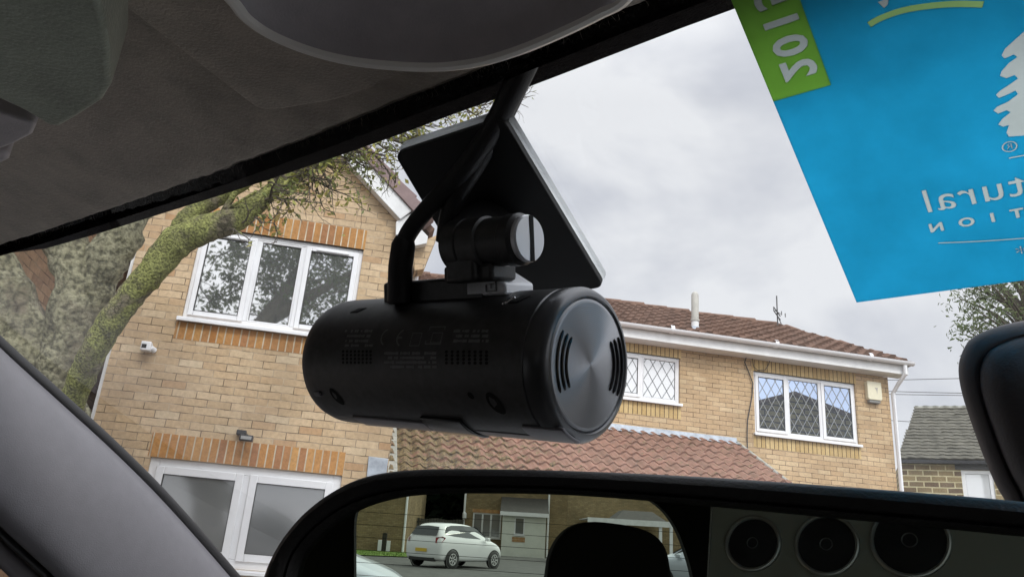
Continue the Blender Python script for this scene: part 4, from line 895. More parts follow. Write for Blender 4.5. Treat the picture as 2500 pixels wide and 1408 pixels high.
A3 = GL(2480, 612); ink_text('*', mm * 70, lambda x, y: (A3[0] - x, A3[1] - y), 'asterisk', 0, 1, 'RIGHT')
ink_stroke([(2290, 585), (2400, 580), (2540, 570)], mm * 5, 'rule'); ink_stroke([(2462, 378), (2500, 371), (2540, 366)], mm * 5, 'rule')
ink_stroke([(2122, 54), (2150, 38), (2200, 20), (2260, 9), (2330, 3), (2400, 4)], mm * 17, 'swoosh')
c = GL(2464, 350)
ro = [(c[0] + mm * 18 * cos(pi * k / 12), c[1] + mm * 18 * sin(pi * k / 12)) for k in range(24)]; ri = [(c[0] + mm * 14 * cos(pi * k / 12), c[1] + mm * 14 * sin(pi * k / 12)) for k in range(24)]
INK.append(('registered_ring', ro + ri, [(k, (k + 1) % 24, 24 + (k + 1) % 24, 24 + k) for k in range(24)])); ink_text('R', mm * 26, lambda x, y: (c[0] - x, c[1] - y), 'registered_letter')
LP = [(2500, 68), (2478, 88), (2452, 112), (2444, 128), (2452, 136), (2474, 126), (2482, 132), (2462, 146), (2444, 166), (2440, 178), (2456, 184), (2476, 176), (2484, 184), (2464, 198), (2440, 214), (2430, 224), (2438, 232), (2462, 222), (2478, 214), (2484, 222), (2460, 240), (2434, 252), (2424, 262), (2436, 270), (2456, 262), (2466, 266), (2446, 282), (2436, 296), (2448, 302), (2462, 298), (2456, 316), (2462, 326), (2490, 324), (2540, 320), (2560, 330), (2600, 310), (2590, 280), (2615, 262), (2595, 240), (2620, 215), (2600, 190), (2618, 160), (2592, 140), (2600, 112), (2570, 95), (2545, 70)]
ink_poly([GL(x, y) for x, y in LP], 'leafy_emblem')
c = GL(2160, 2); ink_poly([(c[0] + x * mm, c[1] + y * mm) for x, y in ((-14, -10), (12, -10), (6, 6), (-4, 12))], 'print_mark')
def flat_mesh(verts, faces, z0, z1, k=1000.):
    """closed thin solid from 2D faces, in millimetres"""
    bm = bmesh.new(); vv = [bm.verts.new((x * k, y * k, z0)) for x, y in verts]
    for f in faces:
        try: bm.faces.new([vv[i] for i in f])
        except Exception: pass
    bmesh.ops.remove_doubles(bm, verts=bm.verts, dist=.0005)
    ex = bmesh.ops.extrude_face_region(bm, geom=bm.faces[:])
    bmesh.ops.translate(bm, verts=[g_ for g_ in ex['geom'] if isinstance(g_, bmesh.types.BMVert)], vec=(0, 0, z1 - z0))
    bmesh.ops.recalc_face_normals(bm, faces=bm.faces); me = bpy.data.meshes.new('m'); bm.to_mesh(me); bm.free(); return me
def sheet(outline, name, m_, marks):
    o = bpy.data.objects.new(name, flat_mesh(outline, [tuple(range(len(outline)))], 0, .3)); COL.objects.link(o); cut = []
    for mk in marks:
        c_ = bpy.data.objects.new('c', flat_mesh(mk[1], mk[2], -1, 1.3)); COL.objects.link(c_); cut.append(c_)
        b = o.modifiers.new('b', 'BOOLEAN'); b.operation = 'DIFFERENCE'; b.solver = 'EXACT'; b.object = c_; b.use_self = True
    me = bpy.data.meshes.new_from_object(o.evaluated_get(bpy.context.evaluated_depsgraph_get())); o.modifiers.clear()
    for c_ in cut: bpy.data.objects.remove(c_)
    for v in me.vertices: v.co = GA(v.co.x / 1000, v.co.y / 1000, .0012 + .0003 - v.co.z / 1000)
    o.data = me; me.materials.clear(); me.materials.append(m_); o.parent = stk; me.name = name; return o
sheet([(a_l, gs_), (gx1, gs_), (gx1, top_s), (a_r, top_s), (a_r, s_b), (a_l, s_b)], 'sheet', PB, [k for k in INK if k[0] != 'date_digits'])
sheet([(a_l, top_s), (gx1, top_s), (gx1, gs_), (a_l, gs_)], 'date_tab', PG, [k for k in INK if k[0] == 'date_digits'])
for nm_, vv_, ff_ in INK:
    MB().add([GA(x, y, .00135) for x, y in vv_], ff_).put(nm_, PS if nm_ == 'swoosh' else PW, stk)
rebase(stk, tuple(GA(a_l, s_b)))

# ------------------------------------------------------------------ dash camera hanging from the windscreen
PR = at(1440, 890, .235); PL = at(836, 880, .3055); AX = (PR - PL).normalized(); LEN = (PR - PL).length; RAD = .0226
Yd = (U - AX * U.dot(AX)).normalized(); Xd = Yd.cross(AX)
DM_ = Matrix(((Xd.x, Yd.x, AX.x, PL.x), (Xd.y, Yd.y, AX.y, PL.y), (Xd.z, Yd.z, AX.z, PL.z), (0, 0, 0, 1)))
DI = DM_.inverted()
dc = bpy.data.objects.new('dash_camera', None); COL.objects.link(dc); dc.matrix_world = DM_; dc.empty_display_size = .02
tag(dc, 'black cylindrical dash camera with a brushed round end cap hanging from the windscreen', 'dash camera')
def cyl(x, y):
    """pixel -> (position along, angle) where the sight line meets the camera body"""
    o = DI @ CAM; d = (DI @ (CAM + ray(x, y))) - o; A = d.x ** 2 + d.y ** 2; B = 2 * (o.x * d.x + o.y * d.y); C_ = o.x ** 2 + o.y ** 2 - RAD ** 2
    q = B * B - 4 * A * C_; t_ = (-B - sqrt(max(0, q))) / (2 * A); P = o + d * t_; return P.z, atan2(P.y, P.x) % (2 * pi)
def onc(s, th, r_=RAD): return V((r_ * cos(th), r_ * sin(th), s))
L = LEN
MB().lathe([(0, .0), (.008, .0001), (.0165, .0007), (.0198, .002), (.0216, .0045), (.0224, .0075), (RAD, .011), (RAD, L - .0075)], 96).put('body', M['black_plastic'], dc, smooth=True)
MB().lathe([(RAD, L - .0075), (RAD - .0004, L - .0072), (RAD - .0004, L - .0066), (RAD + .0002, L - .0062), (RAD + .0002, L - .0022), (RAD - .0006, L - .0008), (RAD - .0016, L), (.0200, L + .0002), (.0196, L - .0002), (.0194, L - .0006)], 96).put('bezel', mat('bezel_gloss', (.075, .077, .082), .3, metal=.5, spec=.8), dc, smooth=True, ang=40)
m, t, p = new_mat('brushed_disc'); p.inputs['Base Color'].default_value = (.30, .305, .32, 1); p.inputs['Metallic'].default_value = .9; p.inputs['Roughness'].default_value = .42; p.inputs['Anisotropic'].default_value = .93
tg = t.nodes.new('ShaderNodeTangent'); tg.direction_type = 'RADIAL'; tg.axis = 'Z'; lk(t, tg.outputs[0], p.inputs['Tangent'])
tcn = t.nodes.new('ShaderNodeTexCoord'); vl = t.nodes.new('ShaderNodeVectorMath'); vl.operation = 'LENGTH'; mpx = t.nodes.new('ShaderNodeMapping'); mpx.inputs['Scale'].default_value = (1, 1, 0); lk(t, tcn.outputs['Object'], mpx.inputs[0]); lk(t, mpx.outputs[0], vl.inputs[0])
sm_ = t.nodes.new('ShaderNodeMath'); sm_.operation = 'SINE'; mu_ = t.nodes.new('ShaderNodeMath'); mu_.operation = 'MULTIPLY'; mu_.inputs[1].default_value = 2 * pi / .0006; lk(t, vl.outputs['Value'], mu_.inputs[0]); lk(t, mu_.outputs[0], sm_.inputs[0])
bp = t.nodes.new('ShaderNodeBump'); bp.inputs['Strength'].default_value = .12; bp.inputs['Distance'].default_value = .0001; lk(t, sm_.outputs[0], bp.inputs['Height']); lk(t, bp.outputs[0], p.inputs['Normal'])
disc = MB().lathe([(.0194, L - .0006), (.0190, L - .0001), (.0178, L + .0002), (.001, L + .0002), (0, L + .0002)], 96).put('end_cap', m, dc, smooth=True, ang=60)
for side, rr_, th0, hw in ((pi, (.0166, .0143, .0122), 172, 33), (0, (.0172, .0149, .0128), -6, 33)):
    for k, r_ in enumerate(rr_):
        hw_ = hw + k * 2 - 2; mb = MB(); pts = []; rad = []
        for j in range(17):
            a = radians(th0 - hw_ + 2 * hw_ * j / 16); pts.append(V((r_ * cos(a), r_ * sin(a), L + .0001))); rad.append(.00062 if 0 < j < 16 else .0004)
        mb.tube(pts, rad, 8); mb.put('grille_slot', M['black_gloss'], disc, smooth=True)
# printed approval marks and vent holes
ink = mat('grey_print', (.16, .16, .165), .5); hole = mat('vent_hole', (.001, .001, .001), .9)
def ctext(txt, x, y, size, bold=0., sp=1.):
    s0, t0 = cyl(x, y)
    return text_mesh(txt, size, lambda a, b: onc(s0 + a, t0 - b / RAD, RAD + .00008), 'marking', ink, dc, bold=bold, spacing=sp)
def carc(x, y, r_, w_, a0_, a1_):
    s0, t0 = cyl(x, y); mb = MB()
    for k in range(16):
        a, b = radians(a0_ + (a1_ - a0_) * k / 16), radians(a0_ + (a1_ - a0_) * (k + 1) / 16)
        mb.quad(*[onc(s0 + q * cos(h), t0 - q * sin(h) / RAD, RAD + .00008) for q, h in ((r_, a), (r_, b), (r_ - w_, b), (r_ - w_, a))])
    return mb
c1 = carc(946, 822, .0030, .0005, 110, 250); c2_ = carc(985, 824, .0030, .0005, 110, 250); c1.add(c2_.v, c2_.f)
s0, t0 = cyl(978, 824); c1.quad(*[onc(s0 + a, t0 - b / RAD, RAD + .00008) for a, b in ((-.0018, .00025), (.0008, .00025), (.0008, -.00025), (-.0018, -.00025))]); c1.put('marking', ink, dc)
def cbox_(x, y, w_, h_, th=.00035):
    s0, t0 = cyl(x, y); mb = MB()
    for (a, b, c, d_) in ((-w_, h_, w_, h_ - th), (-w_, -h_ + th, w_, -h_), (-w_, h_ - th, -w_ + th, -h_ + th), (w_ - th, h_ - th, w_, -h_ + th)):
        mb.quad(*[onc(s0 + p_, t0 - q / RAD, RAD + .00008) for p_, q in ((a, b), (c, b), (c, d_), (a, d_))])
    mb.put('marking', ink, dc)
cbox_(1062, 818, .0034, .0030); cbox_(1066, 824, .0022, .0017, .00025); cbox_(1015, 828, .0022, .0022, .00025)
rt_ = random.Random(4)
mb = MB()
for (xa, xb, ys, ch) in ((845, 912, (808, 820, 832, 843), 14), (940, 1068, (862, 873, 884, 895), 26), (1110, 1195, (808, 820, 832), 16)):
    for y in ys:
        n_ = ch; k0 = rt_.randrange(2)
        for k in range(n_):
            if rt_.random() < .22: continue
            x = xa + (xb - xa) * k / n_; s0, t0 = cyl(x, y); w_ = rt_.uniform(.0003, .0006); h_ = rt_.uniform(.0003, .0005)
            mb.quad(*[onc(s0 + a, t0 - b / RAD, RAD + .00007) for a, b in ((-w_, h_), (w_, h_), (w_, -h_), (-w_, -h_))])
mb.put('marking', ink, dc)
for (xa, xb, nn) in ((838, 905, 8), (1090, 1188, 8)):
    mb = MB()
    for y in (858, 867, 876, 885):
        for k in range(nn):
            x = xa + (xb - xa) * k / (nn - 1); s0, t0 = cyl(x, y + (x - 1000) * .004); mb.add([onc(s0 + .00062 * cos(a), t0 + .00048 * sin(a) / RAD, RAD + .00006) for a in [2 * pi * j / 10 for j in range(10)]], [tuple(range(10))])
    mb.put('vent_grid', hole, dc)
def cpad(x0_, y0_, x1_, y1_, h_, name, m_, skew=0., bev=.0004):
    s0, t0 = cyl(x0_, y0_); s1, t1 = cyl(x1_, y1_); vs = []; n_ = 8
    for r_ in (RAD - .0005, RAD + h_):
        for k in range(n_ + 1):
            for s_ in (s0, s1): vs.append(onc(s_ + skew * k / n_, t0 + (t1 - t0) * k / n_, r_))
    a = 2 * (n_ + 1); fs = []
    for k in range(n_): fs += [(2 * k, 2 * k + 2, 2 * k + 3, 2 * k + 1), (a + 2 * k, a + 2 * k + 1, a + 2 * k + 3, a + 2 * k + 2), (2 * k, a + 2 * k, a + 2 * k + 2, 2 * k + 2), (2 * k + 1, 2 * k + 3, a + 2 * k + 3, a + 2 * k + 1)]
    fs += [(0, 1, a + 1, a), (2 * n_, a + 2 * n_, a + 2 * n_ + 1, 2 * n_ + 1)]
    return MB().add(vs, fs).put(name, m_, dc, bevel=bev)
gp = mat('satin_grey_strip', (.16, .15, .165), .4)
def cpad_t(x0_, x1_, ta, tb, h_, name, m_):
    s0 = cyl(x0_, 930)[0]; s1 = cyl(x1_, 930)[0]; vs = []; n_ = 6; ta, tb = radians(ta), radians(tb)
    for r_ in (RAD - .0005, RAD + h_):
        for k in range(n_ + 1):
            for s_ in (s0, s1): vs.append(onc(s_, ta + (tb - ta) * k / n_, r_))
    a = 2 * (n_ + 1); fs = []
    for k in range(n_): fs += [(2 * k, 2 * k + 2, 2 * k + 3, 2 * k + 1), (a + 2 * k, a + 2 * k + 1, a + 2 * k + 3, a + 2 * k + 2), (2 * k, a + 2 * k, a + 2 * k + 2, 2 * k + 2), (2 * k + 1, 2 * k + 3, a + 2 * k + 3, a + 2 * k + 1)]
    fs += [(0, 1, a + 1, a), (2 * n_, a + 2 * n_, a + 2 * n_ + 1, 2 * n_ + 1)]
    return MB().add(vs, fs).put(name, m_, dc, bevel=.0004)
cpad_t(812, 985, 232, 252, .0006, 'side_strip', gp); cpad_t(1095, 1245, 240, 256, .0003, 'side_strip', gp); cpad_t(1232, 1335, 226, 250, .0006, 'side_strip', gp)
cpad_t(990, 1088, 224, 262, .0010, 'lens_cover', M['black_gloss'])
for x, y, w_, h_ in ((822, 968, .0022, .0034), (1210, 985, .0026, .0036), (1150, 965, .0011, .0011)):
    s0, t0 = cyl(x, y); MB().add([onc(s0 + w_ * cos(a) + h_ * .35 * sin(a), t0 + h_ * sin(a) / RAD, RAD + .00012) for a in [2 * pi * j / 24 for j in range(24)]], [tuple(range(24))]).put('button', hole, dc)
s0, t0 = cyl(866, 756); cpad(852, 764, 884, 752, .0002, 'slit', hole, .003); cpad(1238, 741, 1282, 722, .0003, 'slit', hole, .003)
cpad(1232, 744, 1240, 728, .0006, 'slit_tip', mat('bright_steel', (.6, .6, .62), .25, metal=1), .002)
cpad(768, 955, 786, 966, .0006, 'end_tab', gp)
# mounting bracket, hinge, screw, plate
def dlocal(x, y, z): return DI @ at(x, y, z)
b0_ = dlocal(1000, 735, .287); b1_ = dlocal(1235, 690, .262)
ct_ = DI @ at(1100, 700, .27)
zB0 = dlocal(982, 700, .286).z; zB1 = dlocal(1240, 700, .258).z
br = MB(); br.box(-.0085, RAD - .003, zB0, .0085, RAD + .0052, zB1); br.put('bracket', M['black_plastic'], dc, bevel=.0012)
zT = dlocal(1284, 690, .2535).z
tabm = mat('pale_grey_plastic', (.86, .87, .90), .35)
tb_ = MB(); tb_.prism([(-.0085, RAD - .0012, zB1 - .008), (-.0085, RAD + .0082, zB1 - .008), (-.0085, RAD + .0082, zB1 - .002), (-.0085, RAD + .0022, zT + .001), (-.0085, RAD - .0012, zT + .001)], (.014, 0, 0)); tb = tb_.put('release_tab', tabm, dc, bevel=.0007)
zm = (zB1 + zT) / 2 - .0012; tm = MB()
for a, b, c, d_ in ((-.0022, -.0018, -.0022, .0022), (-.0022, .0022, .0022, .0022), (-.0022, -.0018, .0005, -.0018), (-.0008, .0002, .0006, .0002), (.0010, -.0004, .0010, .0012)):
    x_, y_ = min(a, c) - .0002, min(b, d_) - .0002; tm.box(-.00885, RAD + .0016 + x_ * .7, zm + y_, -.0086, RAD + .0016 + (max(a, c) + .0002) * .7, zm + max(b, d_) + .0002)
tm.put('tab_symbol', M['black_gloss'], tb)
H1_ = dlocal(1283, 583, .236); H0_ = dlocal(1085, 600, .262); H0_ = V((H1_.x, H1_.y, H1_.z - .034)); hd = V((0, 0, 1))
MB().lathe([(0, .0055), (.0072, .0055), (.0082, .0065), (.0082, .012), (.0076, .0124), (.0076, .0128), (.0082, .0132), (.0082, .020), (.0074, .0205), (.0074, .0285), (.0078, .029), (.0078, .0325), (.0066, .034)], 40, Matrix.Translation(H0_)).put('hinge_barrel', M['black_plastic'], dc, smooth=True, ang=30)
pk = MB(); pk.box(H0_.x - .0062, RAD + .003, H0_.z + .007, H0_.x + .0062, H1_.y, H0_.z + .019); pk.box(H0_.x - .004, RAD + .003, H0_.z + .004, H0_.x + .008, RAD + .0085, H0_.z + .024); pk.put('hinge_foot', M['black_plastic'], dc, bevel=.0012)
sh = mat('silver_screw', (.74, .75, .78), .34, metal=.35, spec=.6)
MB().lathe([(.0068, .0338), (.0070, .0352), (.0066, .0358), (.001, .0359), (0, .0359)], 40, Matrix.Translation(H0_)).put('screw', sh, dc, smooth=True, ang=30)
MB().box(H1_.x - .0009 + .0006, H1_.y - .0067, H0_.z + .0355, H1_.x + .0009 + .0006, H1_.y + .0067, H0_.z + .03605).put('screw_slot', hole, dc)
# arm from the barrel to the plate, plate and its pale adhesive pad on the glass
plc = [(980, 351), (1243, 263), (1484, 672), (1196, 722)]
GP = [V((*g_of(G(x, y)), 0)) for x, y in plc]
def rounded(P, r_, n=5):
    o = []; m_ = len(P)
    for i in range(m_):
        a, b, c_ = P[i - 1], P[i], P[(i + 1) % m_]; d1 = (a - b).normalized() * r_; d2 = (c_ - b).normalized() * r_
        for k in range(n + 1): t_ = k / n; o.append((b + d1) * (1 - t_) ** 2 + b * 2 * t_ * (1 - t_) + (b + d2) * t_ ** 2)
    return o
RP = rounded(GP, .0032)
def gslab(P2, o0, o1, name, m_, bev): return MB().prism([DI @ GA(q.x, q.y, o0) for q in P2], (DI.to_3x3() @ (-NG)) * (o1 - o0)).put(name, m_, dc, bevel=bev)
gc = sum(RP, V((0, 0, 0))) / len(RP)
gslab(RP, .0034, .0060, 'mount_plate', mat('plate_black', (.006, .0055, .006), .55), .0004)
gslab([gc + (q - gc) * 1.01 + V((.0004, -.0005, 0)) for q in RP], .0006, .0034, 'adhesive_pad', paper('clear_foam', (.85, .87, .88), .85), .0003)
pc = dlocal(1150, 560, .262); tgt = DI @ G(1190, 560, .006)
ar = MB(); n3 = (tgt - pc).normalized(); 
ar.tube([V((H0_.x, H0_.y, H0_.z + .010)), V((H0_.x, H0_.y, H0_.z + .010)).lerp(tgt, .4), tgt], [.0078, .0095, .0125], 18); ar.put('mount_arm', M['black_plastic'], dc, smooth=True)
MB().tube([dlocal(1228, 553, .2405), dlocal(1262, 573, .2365)], [.0006, .0007], 8).put('hinge_rib', tabm, dc, smooth=True)

# power cable of the dash camera
pc_ = empty('power_cable', label='thick black power cable running from the dash camera up to the roof lining', cat='cable')
cp = [(1300, 92, .232), (1286, 150, .238), (1250, 225, .243), (1200, 318, .249), (1150, 390, .254), (1100, 450, .259), (1052, 500, .2625), (1014, 545, .265), (992, 580, .267), (984, 612, .2685), (981, 650, .2695)]
cpts = smooth_poly([at(*q) for q in cp], 8, False); 
rads = []
for i in range(len(cpts)): f_ = i / (len(cpts) - 1); rads.append(.0040 - .0010 * min(1, f_ * 1.6) )
MB().tube(cpts, rads, 16).put('lead', M['matt_black'], pc_, smooth=True)
cq = smooth_poly([at(*q) for q in [(1303, 92, .236), (1290, 150, .241), (1258, 225, .246), (1212, 318, .252), (1164, 400, .257), (1125, 462, .260), (1098, 520, .263), (1086, 590, .266)]], 8, False)
MB().tube(cq, .0031, 14).put('lead', M['matt_black'], pc_, smooth=True)
MB().tube([at(989, 578, .267), at(985, 598, .2676), at(978, 650, .2685), at(975, 735, .2692), at(975, 742, .2692)], [.0030, .0040, .0041, .0041, .0034], 20).put('plug', M['matt_black'], pc_, smooth=True)
rebase(pc_, tuple(at(975, 735, .269)))

# ------------------------------------------------------------------ the phone taking the picture, seen only in the mirror
VC = CAM - nm * (2 * (CAM - Pm).dot(nm))        # where the eye stands in the mirror world
def refl(d): return d - nm * (2 * d.dot(nm))
def VP(x, y, P0, n_):                            # pixel in the mirror -> point behind, on a plane
    d = refl(ray(x, y)); return VC + d * ((P0 - VC).dot(n_) / d.dot(n_))
ph = empty('smartphone', label='dark grey phone back with three round lenses, reflected in the mirror', cat='phone')
PP = CAM - F * .045
c3 = [VP(1838, 1325, PP, F), VP(2018, 1328, PP, F), VP(2222, 1318, PP, F)]
tl = VP(1738, 1232, PP, F); bl = VP(1733, 1420, PP, F); trr = VP(2760, 1300, PP, F)
ex_ = (c3[2] - c3[0]).normalized(); ey_ = (tl - bl); ey_ = (ey_ - ex_ * ey_.dot(ex_)).normalized()
phw = .20; A = tl + ey_ * .004; ez_ = ex_.cross(ey_)
if ez_.dot(F) < 0: ez_ = -ez_
pg = [A, A + ex_ * phw, A + ex_ * phw - ey_ * .085, A - ey_ * .085]
MB().prism([q - F * .0002 for q in pg], -F * .008).put('body', mat('phone_back', (.12, .12, .108), .55), ph, bevel=.0006)
mb = MB(); mb.tube([pg[0], pg[3]], .0005, 6); mb.put('edge_trim', mat('phone_edge', (.6, .6, .62), .25, metal=1), ph)
for k, (c, pxr) in enumerate(zip(c3, (66, 70, 80))):
    r_ = (VP(1838 + pxr, 1325, PP, F) - VP(1838, 1325, PP, F)).length
    Mx = Matrix.Translation(c - F * .0003) @ F.to_track_quat('Z', 'Y').to_matrix().to_4x4()
    MB().lathe([(r_ + .0006, 0), (r_ + .0005, .0010), (r_, .0013), (r_ - .0007, .0012), (r_ - .0009, .0005)], 40, Mx).put('lens_ring', mat('lens_ring_metal', (.30, .30, .31), .4, metal=1), ph, smooth=True)
    MB().lathe([(r_ - .0009, .0005), (r_ * .5, .0008), (0, .0009)], 40, Mx).put('lens', M['black_gloss'], ph, smooth=True)
    MB().lathe([(r_ * .22, .0008), (r_ * .20, .0011), (r_ * .17, .0008)], 32, Mx).put('lens_glint_ring', mat('glint_ring', (.035, .035, .04), .4), ph, smooth=True)  # inner ring of the lens, put in to stand for its glint
rebase(ph, tuple(pg[3]))

# ------------------------------------------------------------------ back of the cabin, seen in the mirror
BW = CF(0, -1.95, 0)
hole_px = [(866, 1470), (864, 1330), (866, 1262), (880, 1236), (925, 1214), (1010, 1190), (1200, 1184), (1420, 1190), (1560, 1210), (1615, 1240), (1652, 1290), (1676, 1350), (1692, 1410), (1700, 1500), (1600, 1560), (1000, 1560), (880, 1530)]
hp = smooth_poly([VP(x, y, BW, Fc) for x, y in hole_px], 4); cH = sum(hp, V((0, 0, 0))) / len(hp); n = len(hp)
outer = []
for q in hp:
    d = (q - cH); d -= Fc * d.dot(Fc); d.normalize(); outer.append(q + d * 1.0)
mb = MB(); mb.add(hp + outer + [q - Fc * .04 for q in hp], [(i, (i + 1) % n, n + (i + 1) % n, n + i) for i in range(n)] + [(i, (i + 1) % n, 2 * n + (i + 1) % n, 2 * n + i) for i in range(n)])
black_cloth = mat('black_cabin_cloth', (.004, .004, .004), .9)
mb.put('tailgate_trim', black_cloth, car)
mb = MB()
for k in range(6):
    y0_ = 1247 + 31 * k; ps = [VP(x, y0_ + (x - 870) * .066, CF(0, -1.965, 0), Fc) for x in range(840, 1760, 60)]; mb.tube(ps, .0007, 4, cap=False)
mb.put('heater_lines', black_cloth, car)
rs = empty('rear_bench', label='black rear seat with a rounded headrest, seen in the mirror against the rear window', cat='seat')
SP = CF(0, -1.45, 0); hr = [(1322, 1440), (1328, 1400), (1336, 1352), (1356, 1312), (1385, 1286), (1425, 1274), (1480, 1277), (1540, 1288), (1580, 1306), (1604, 1336), (1614, 1380), (1620, 1440), (1600, 1470), (1340, 1470)]
hq = smooth_poly([VP(x, y, SP, Fc) for x, y in hr], 3)
MB().prism(hq, Fc * .09).put('headrest', black_cloth, rs, bevel=.012, seg=3)
hc = sum(hq, V((0, 0, 0))) / len(hq); hcq = hc - CAM; ha = hcq.dot(Rc)
mb = MB(); cbox(mb, ha - .26, -1.5, -.75, ha + .26, -1.34, hcq.z - .14); mb.put('backrest', black_cloth, rs, bevel=.03)
mb = MB(); cbox(mb, ha - .26, -1.33, -.75, ha + .26, -.95, -.55); mb.put('cushion', black_cloth, rs, bevel=.03)
rebase(rs, tuple(CF(ha, -1.4, -.75)))

# =================================================================== THE STREET BEHIND, which only the mirror shows
B_ = refl(ray(1250, 1300)); B_.z = 0; B_.normalize(); RI = Z.cross(B_)
if (VP(1350, 1300, VC + B_ * 10, B_) - VP(1250, 1300, VC + B_ * 10, B_)).dot(RI) < 0: RI = -RI
XR = -RI; BROT = atan2(XR.y, XR.x); BO = V((VC.x, VC.y, 0))
def MQ(x, y, dist):
    P = VP(x, y, VC + B_ * dist, B_) - BO; return V((P.dot(XR), P.dot(B_), P.z))
def mroot(name, **k): return empty(name, BO, BROT, **k)
def mbox(mb, xl, xr, z0, z1, d0, d1, dpx=None):
    """box standing between two photo columns, as the mirror shows it"""
    a = MQ(xl, 1300, d0).x; b = MQ(xr, 1300, d0).x; a, b = min(a, b), max(a, b); mb.box(a, d0, z0, b, d1, z1); return a, b
mbrick = brick_mat('street_brick', [(0, (.30, .22, .12)), (.5, (.24, .18, .10)), (1, (.34, .26, .15))], (.2, .16, .1), seed=.3)
gm_ = mat('lawn_grass', (.15, .24, .04), .95, col2=(.08, .14, .02), scale=2)
def zrow(y, x, d): return MQ(x, y, d).z
# verge of grass
a = [MQ(830, 1388, 33.5), MQ(1020, 1388, 36)]
gr = MB(); p1_, p2_, p3_, p4_ = MQ(600, 1300, 33), MQ(1018, 1300, 37), MQ(1010, 1300, 41), MQ(600, 1300, 41); rg_ = random.Random(2)
W2 = lambda q, z: BO + XR * q.x + B_ * q.y + Z * z
gr.quad(W2(p1_, .03), W2(p2_, .03), W2(p3_, .08), W2(p4_, .08))
for k in range(2500):
    u_, v_ = rg_.random(), rg_.random(); q = (p1_.lerp(p2_, u_)).lerp(p4_.lerp(p3_, u_), v_); P = W2(q, .03); d = V((rg_.gauss(0, .03), rg_.gauss(0, .03), rg_.uniform(.05, .12))); w_ = V((.012, 0, 0))
    gr.quad(P - w_, P + w_, P + d)
tag(gr.put('grass', gm_), kind='stuff')
# gable end at the left of the mirror
hA = mroot('brown_brick_house', label='windowless brown brick house end with a white drainpipe and meter boxes, left in the mirror', cat='house')
mb = MB(); xa, xb = mbox(mb, 700, 986, -.1, 5.6, 41, 50); mb.put('wall', mbrick, hA)
MB().prism([(xa - .3, 40.8, 5.6), (xb + .3, 40.8, 5.6), ((xa + xb) / 2, 40.8, 8.2)], (0, 9.6, 0)).put('roof', M['tile_brown'], hA)
dpx_ = MQ(987, 1300, 40.9).x; MB().tube([(dpx_, 40.9, 5.6), (dpx_, 40.9, 0)], .055, 8).put('drainpipe', M['upvc'], hA)
mb = MB(); mbox(mb, 925, 937, zrow(1345, 930, 40.9), zrow(1317, 930, 40.9), 40.85, 41.01); mb.put('meter_box', M['upvc'], hA, bevel=.01)
mb = MB(); mbox(mb, 945, 955, zrow(1345, 950, 40.9), zrow(1319, 950, 40.9), 40.85, 41.01); mb.put('meter_box', M['upvc'], hA, bevel=.01)
rebase(hA, ((xa + xb) / 2, 45, 0))
post = mroot('gate_post', label='dark wooden post between the two white meter boxes in the mirror', cat='post')
wood = mat('dark_wood', (.03, .026, .02), .9, var=.3, scale=6); q = MQ(940, 1300, 40.3); mb = MB().box(q.x - .1, 40.25, 0, q.x + .1, 40.45, zrow(1302, 940, 40.3)); mb.prism([(q.x - .12, 40.23, zrow(1302, 940, 40.3)), (q.x + .12, 40.23, zrow(1302, 940, 40.3)), (q.x, 40.23, zrow(1299, 940, 40.3))], (0, .24, 0)); mb.put('post', wood, post); rebase(post, (q.x, 40.35, 0))
fe = mroot('garden_fence', label='dark board fence behind the white hatchback in the mirror', cat='fence')
mb = MB(); x1_, x2_ = sorted((MQ(988, 1300, 46).x, MQ(1130, 1300, 46).x)); k = x1_
while k < x2_: mb.box(k, 46, 0, k + .13, 46.03, 1.75 + .03 * sin(k * 5)); k += .15
mb.put('boards', mat('grey_boards', (.07, .07, .06), .9, var=.4, scale=2), fe); MB().box(x1_, 46.03, 1.5, x2_, 46.08, 1.6).put('rail', wood, fe); rebase(fe, ((x1_ + x2_) / 2, 46, 0))
dk = leaf_mat('dark_leaf', [(.012, .024, .014), (.02, .04, .02), (.03, .055, .025)])
for j, (px_, d_, r_, lb) in enumerate([(1010, 56, 3.4, 'dark evergreen tree above the fence, beside the brown brick house end, in the mirror'), (1085, 58, 4.0, 'dark evergreen tree above the fence, beside the far white drainpipe, in the mirror'), (1470, 62, 4.2, 'dark tree behind the pale carport roof in the mirror')]):
    q = MQ(px_, 1300, d_); P = W2(q, 0); simple_tree('evergreen_tree', lb, P.x, P.y, 4.6, r_ * 1.15, 4.6, .25, 110, .6, dk, 20 + j)
# brick house with a rendered porch
hC = mroot('brick_house', label='brown brick house with cream porch and white drainpipes behind the hatchback in the mirror', cat='house')
dC = 50; z = lambda y, x=1250, d=dC: MQ(x, y, d).z
w1 = sorted((MQ(1152, 1300, dC).x, MQ(1222, 1300, dC).x)); wz_ = (z(1316), z(1255)); xc0, xc1 = sorted((MQ(1130, 1300, dC).x, MQ(1412, 1300, dC).x))
wall_mb(xc0, xc1, -.1, 5.4, dC, [(w1[0], w1[1], wz_[0], wz_[1])]).put('wall', mbrick, hC)
MB().quad((xc0, dC, -.1), (xc0, dC + 8, -.1), (xc0, dC + 8, 5.4), (xc0, dC, 5.4)).quad((xc1, dC, -.1), (xc1, dC + 8, -.1), (xc1, dC + 8, 5.4), (xc1, dC, 5.4)).put('side_wall', mbrick, hC)
MB().prism([(xc0 - .3, dC - .4, 5.35), (xc0 - .3, dC + 4, 7.6), (xc0 - .3, dC + 8.4, 5.35)], (xc1 - xc0 + .6, 0, 0)).put('roof', M['tile_brown'], hC)
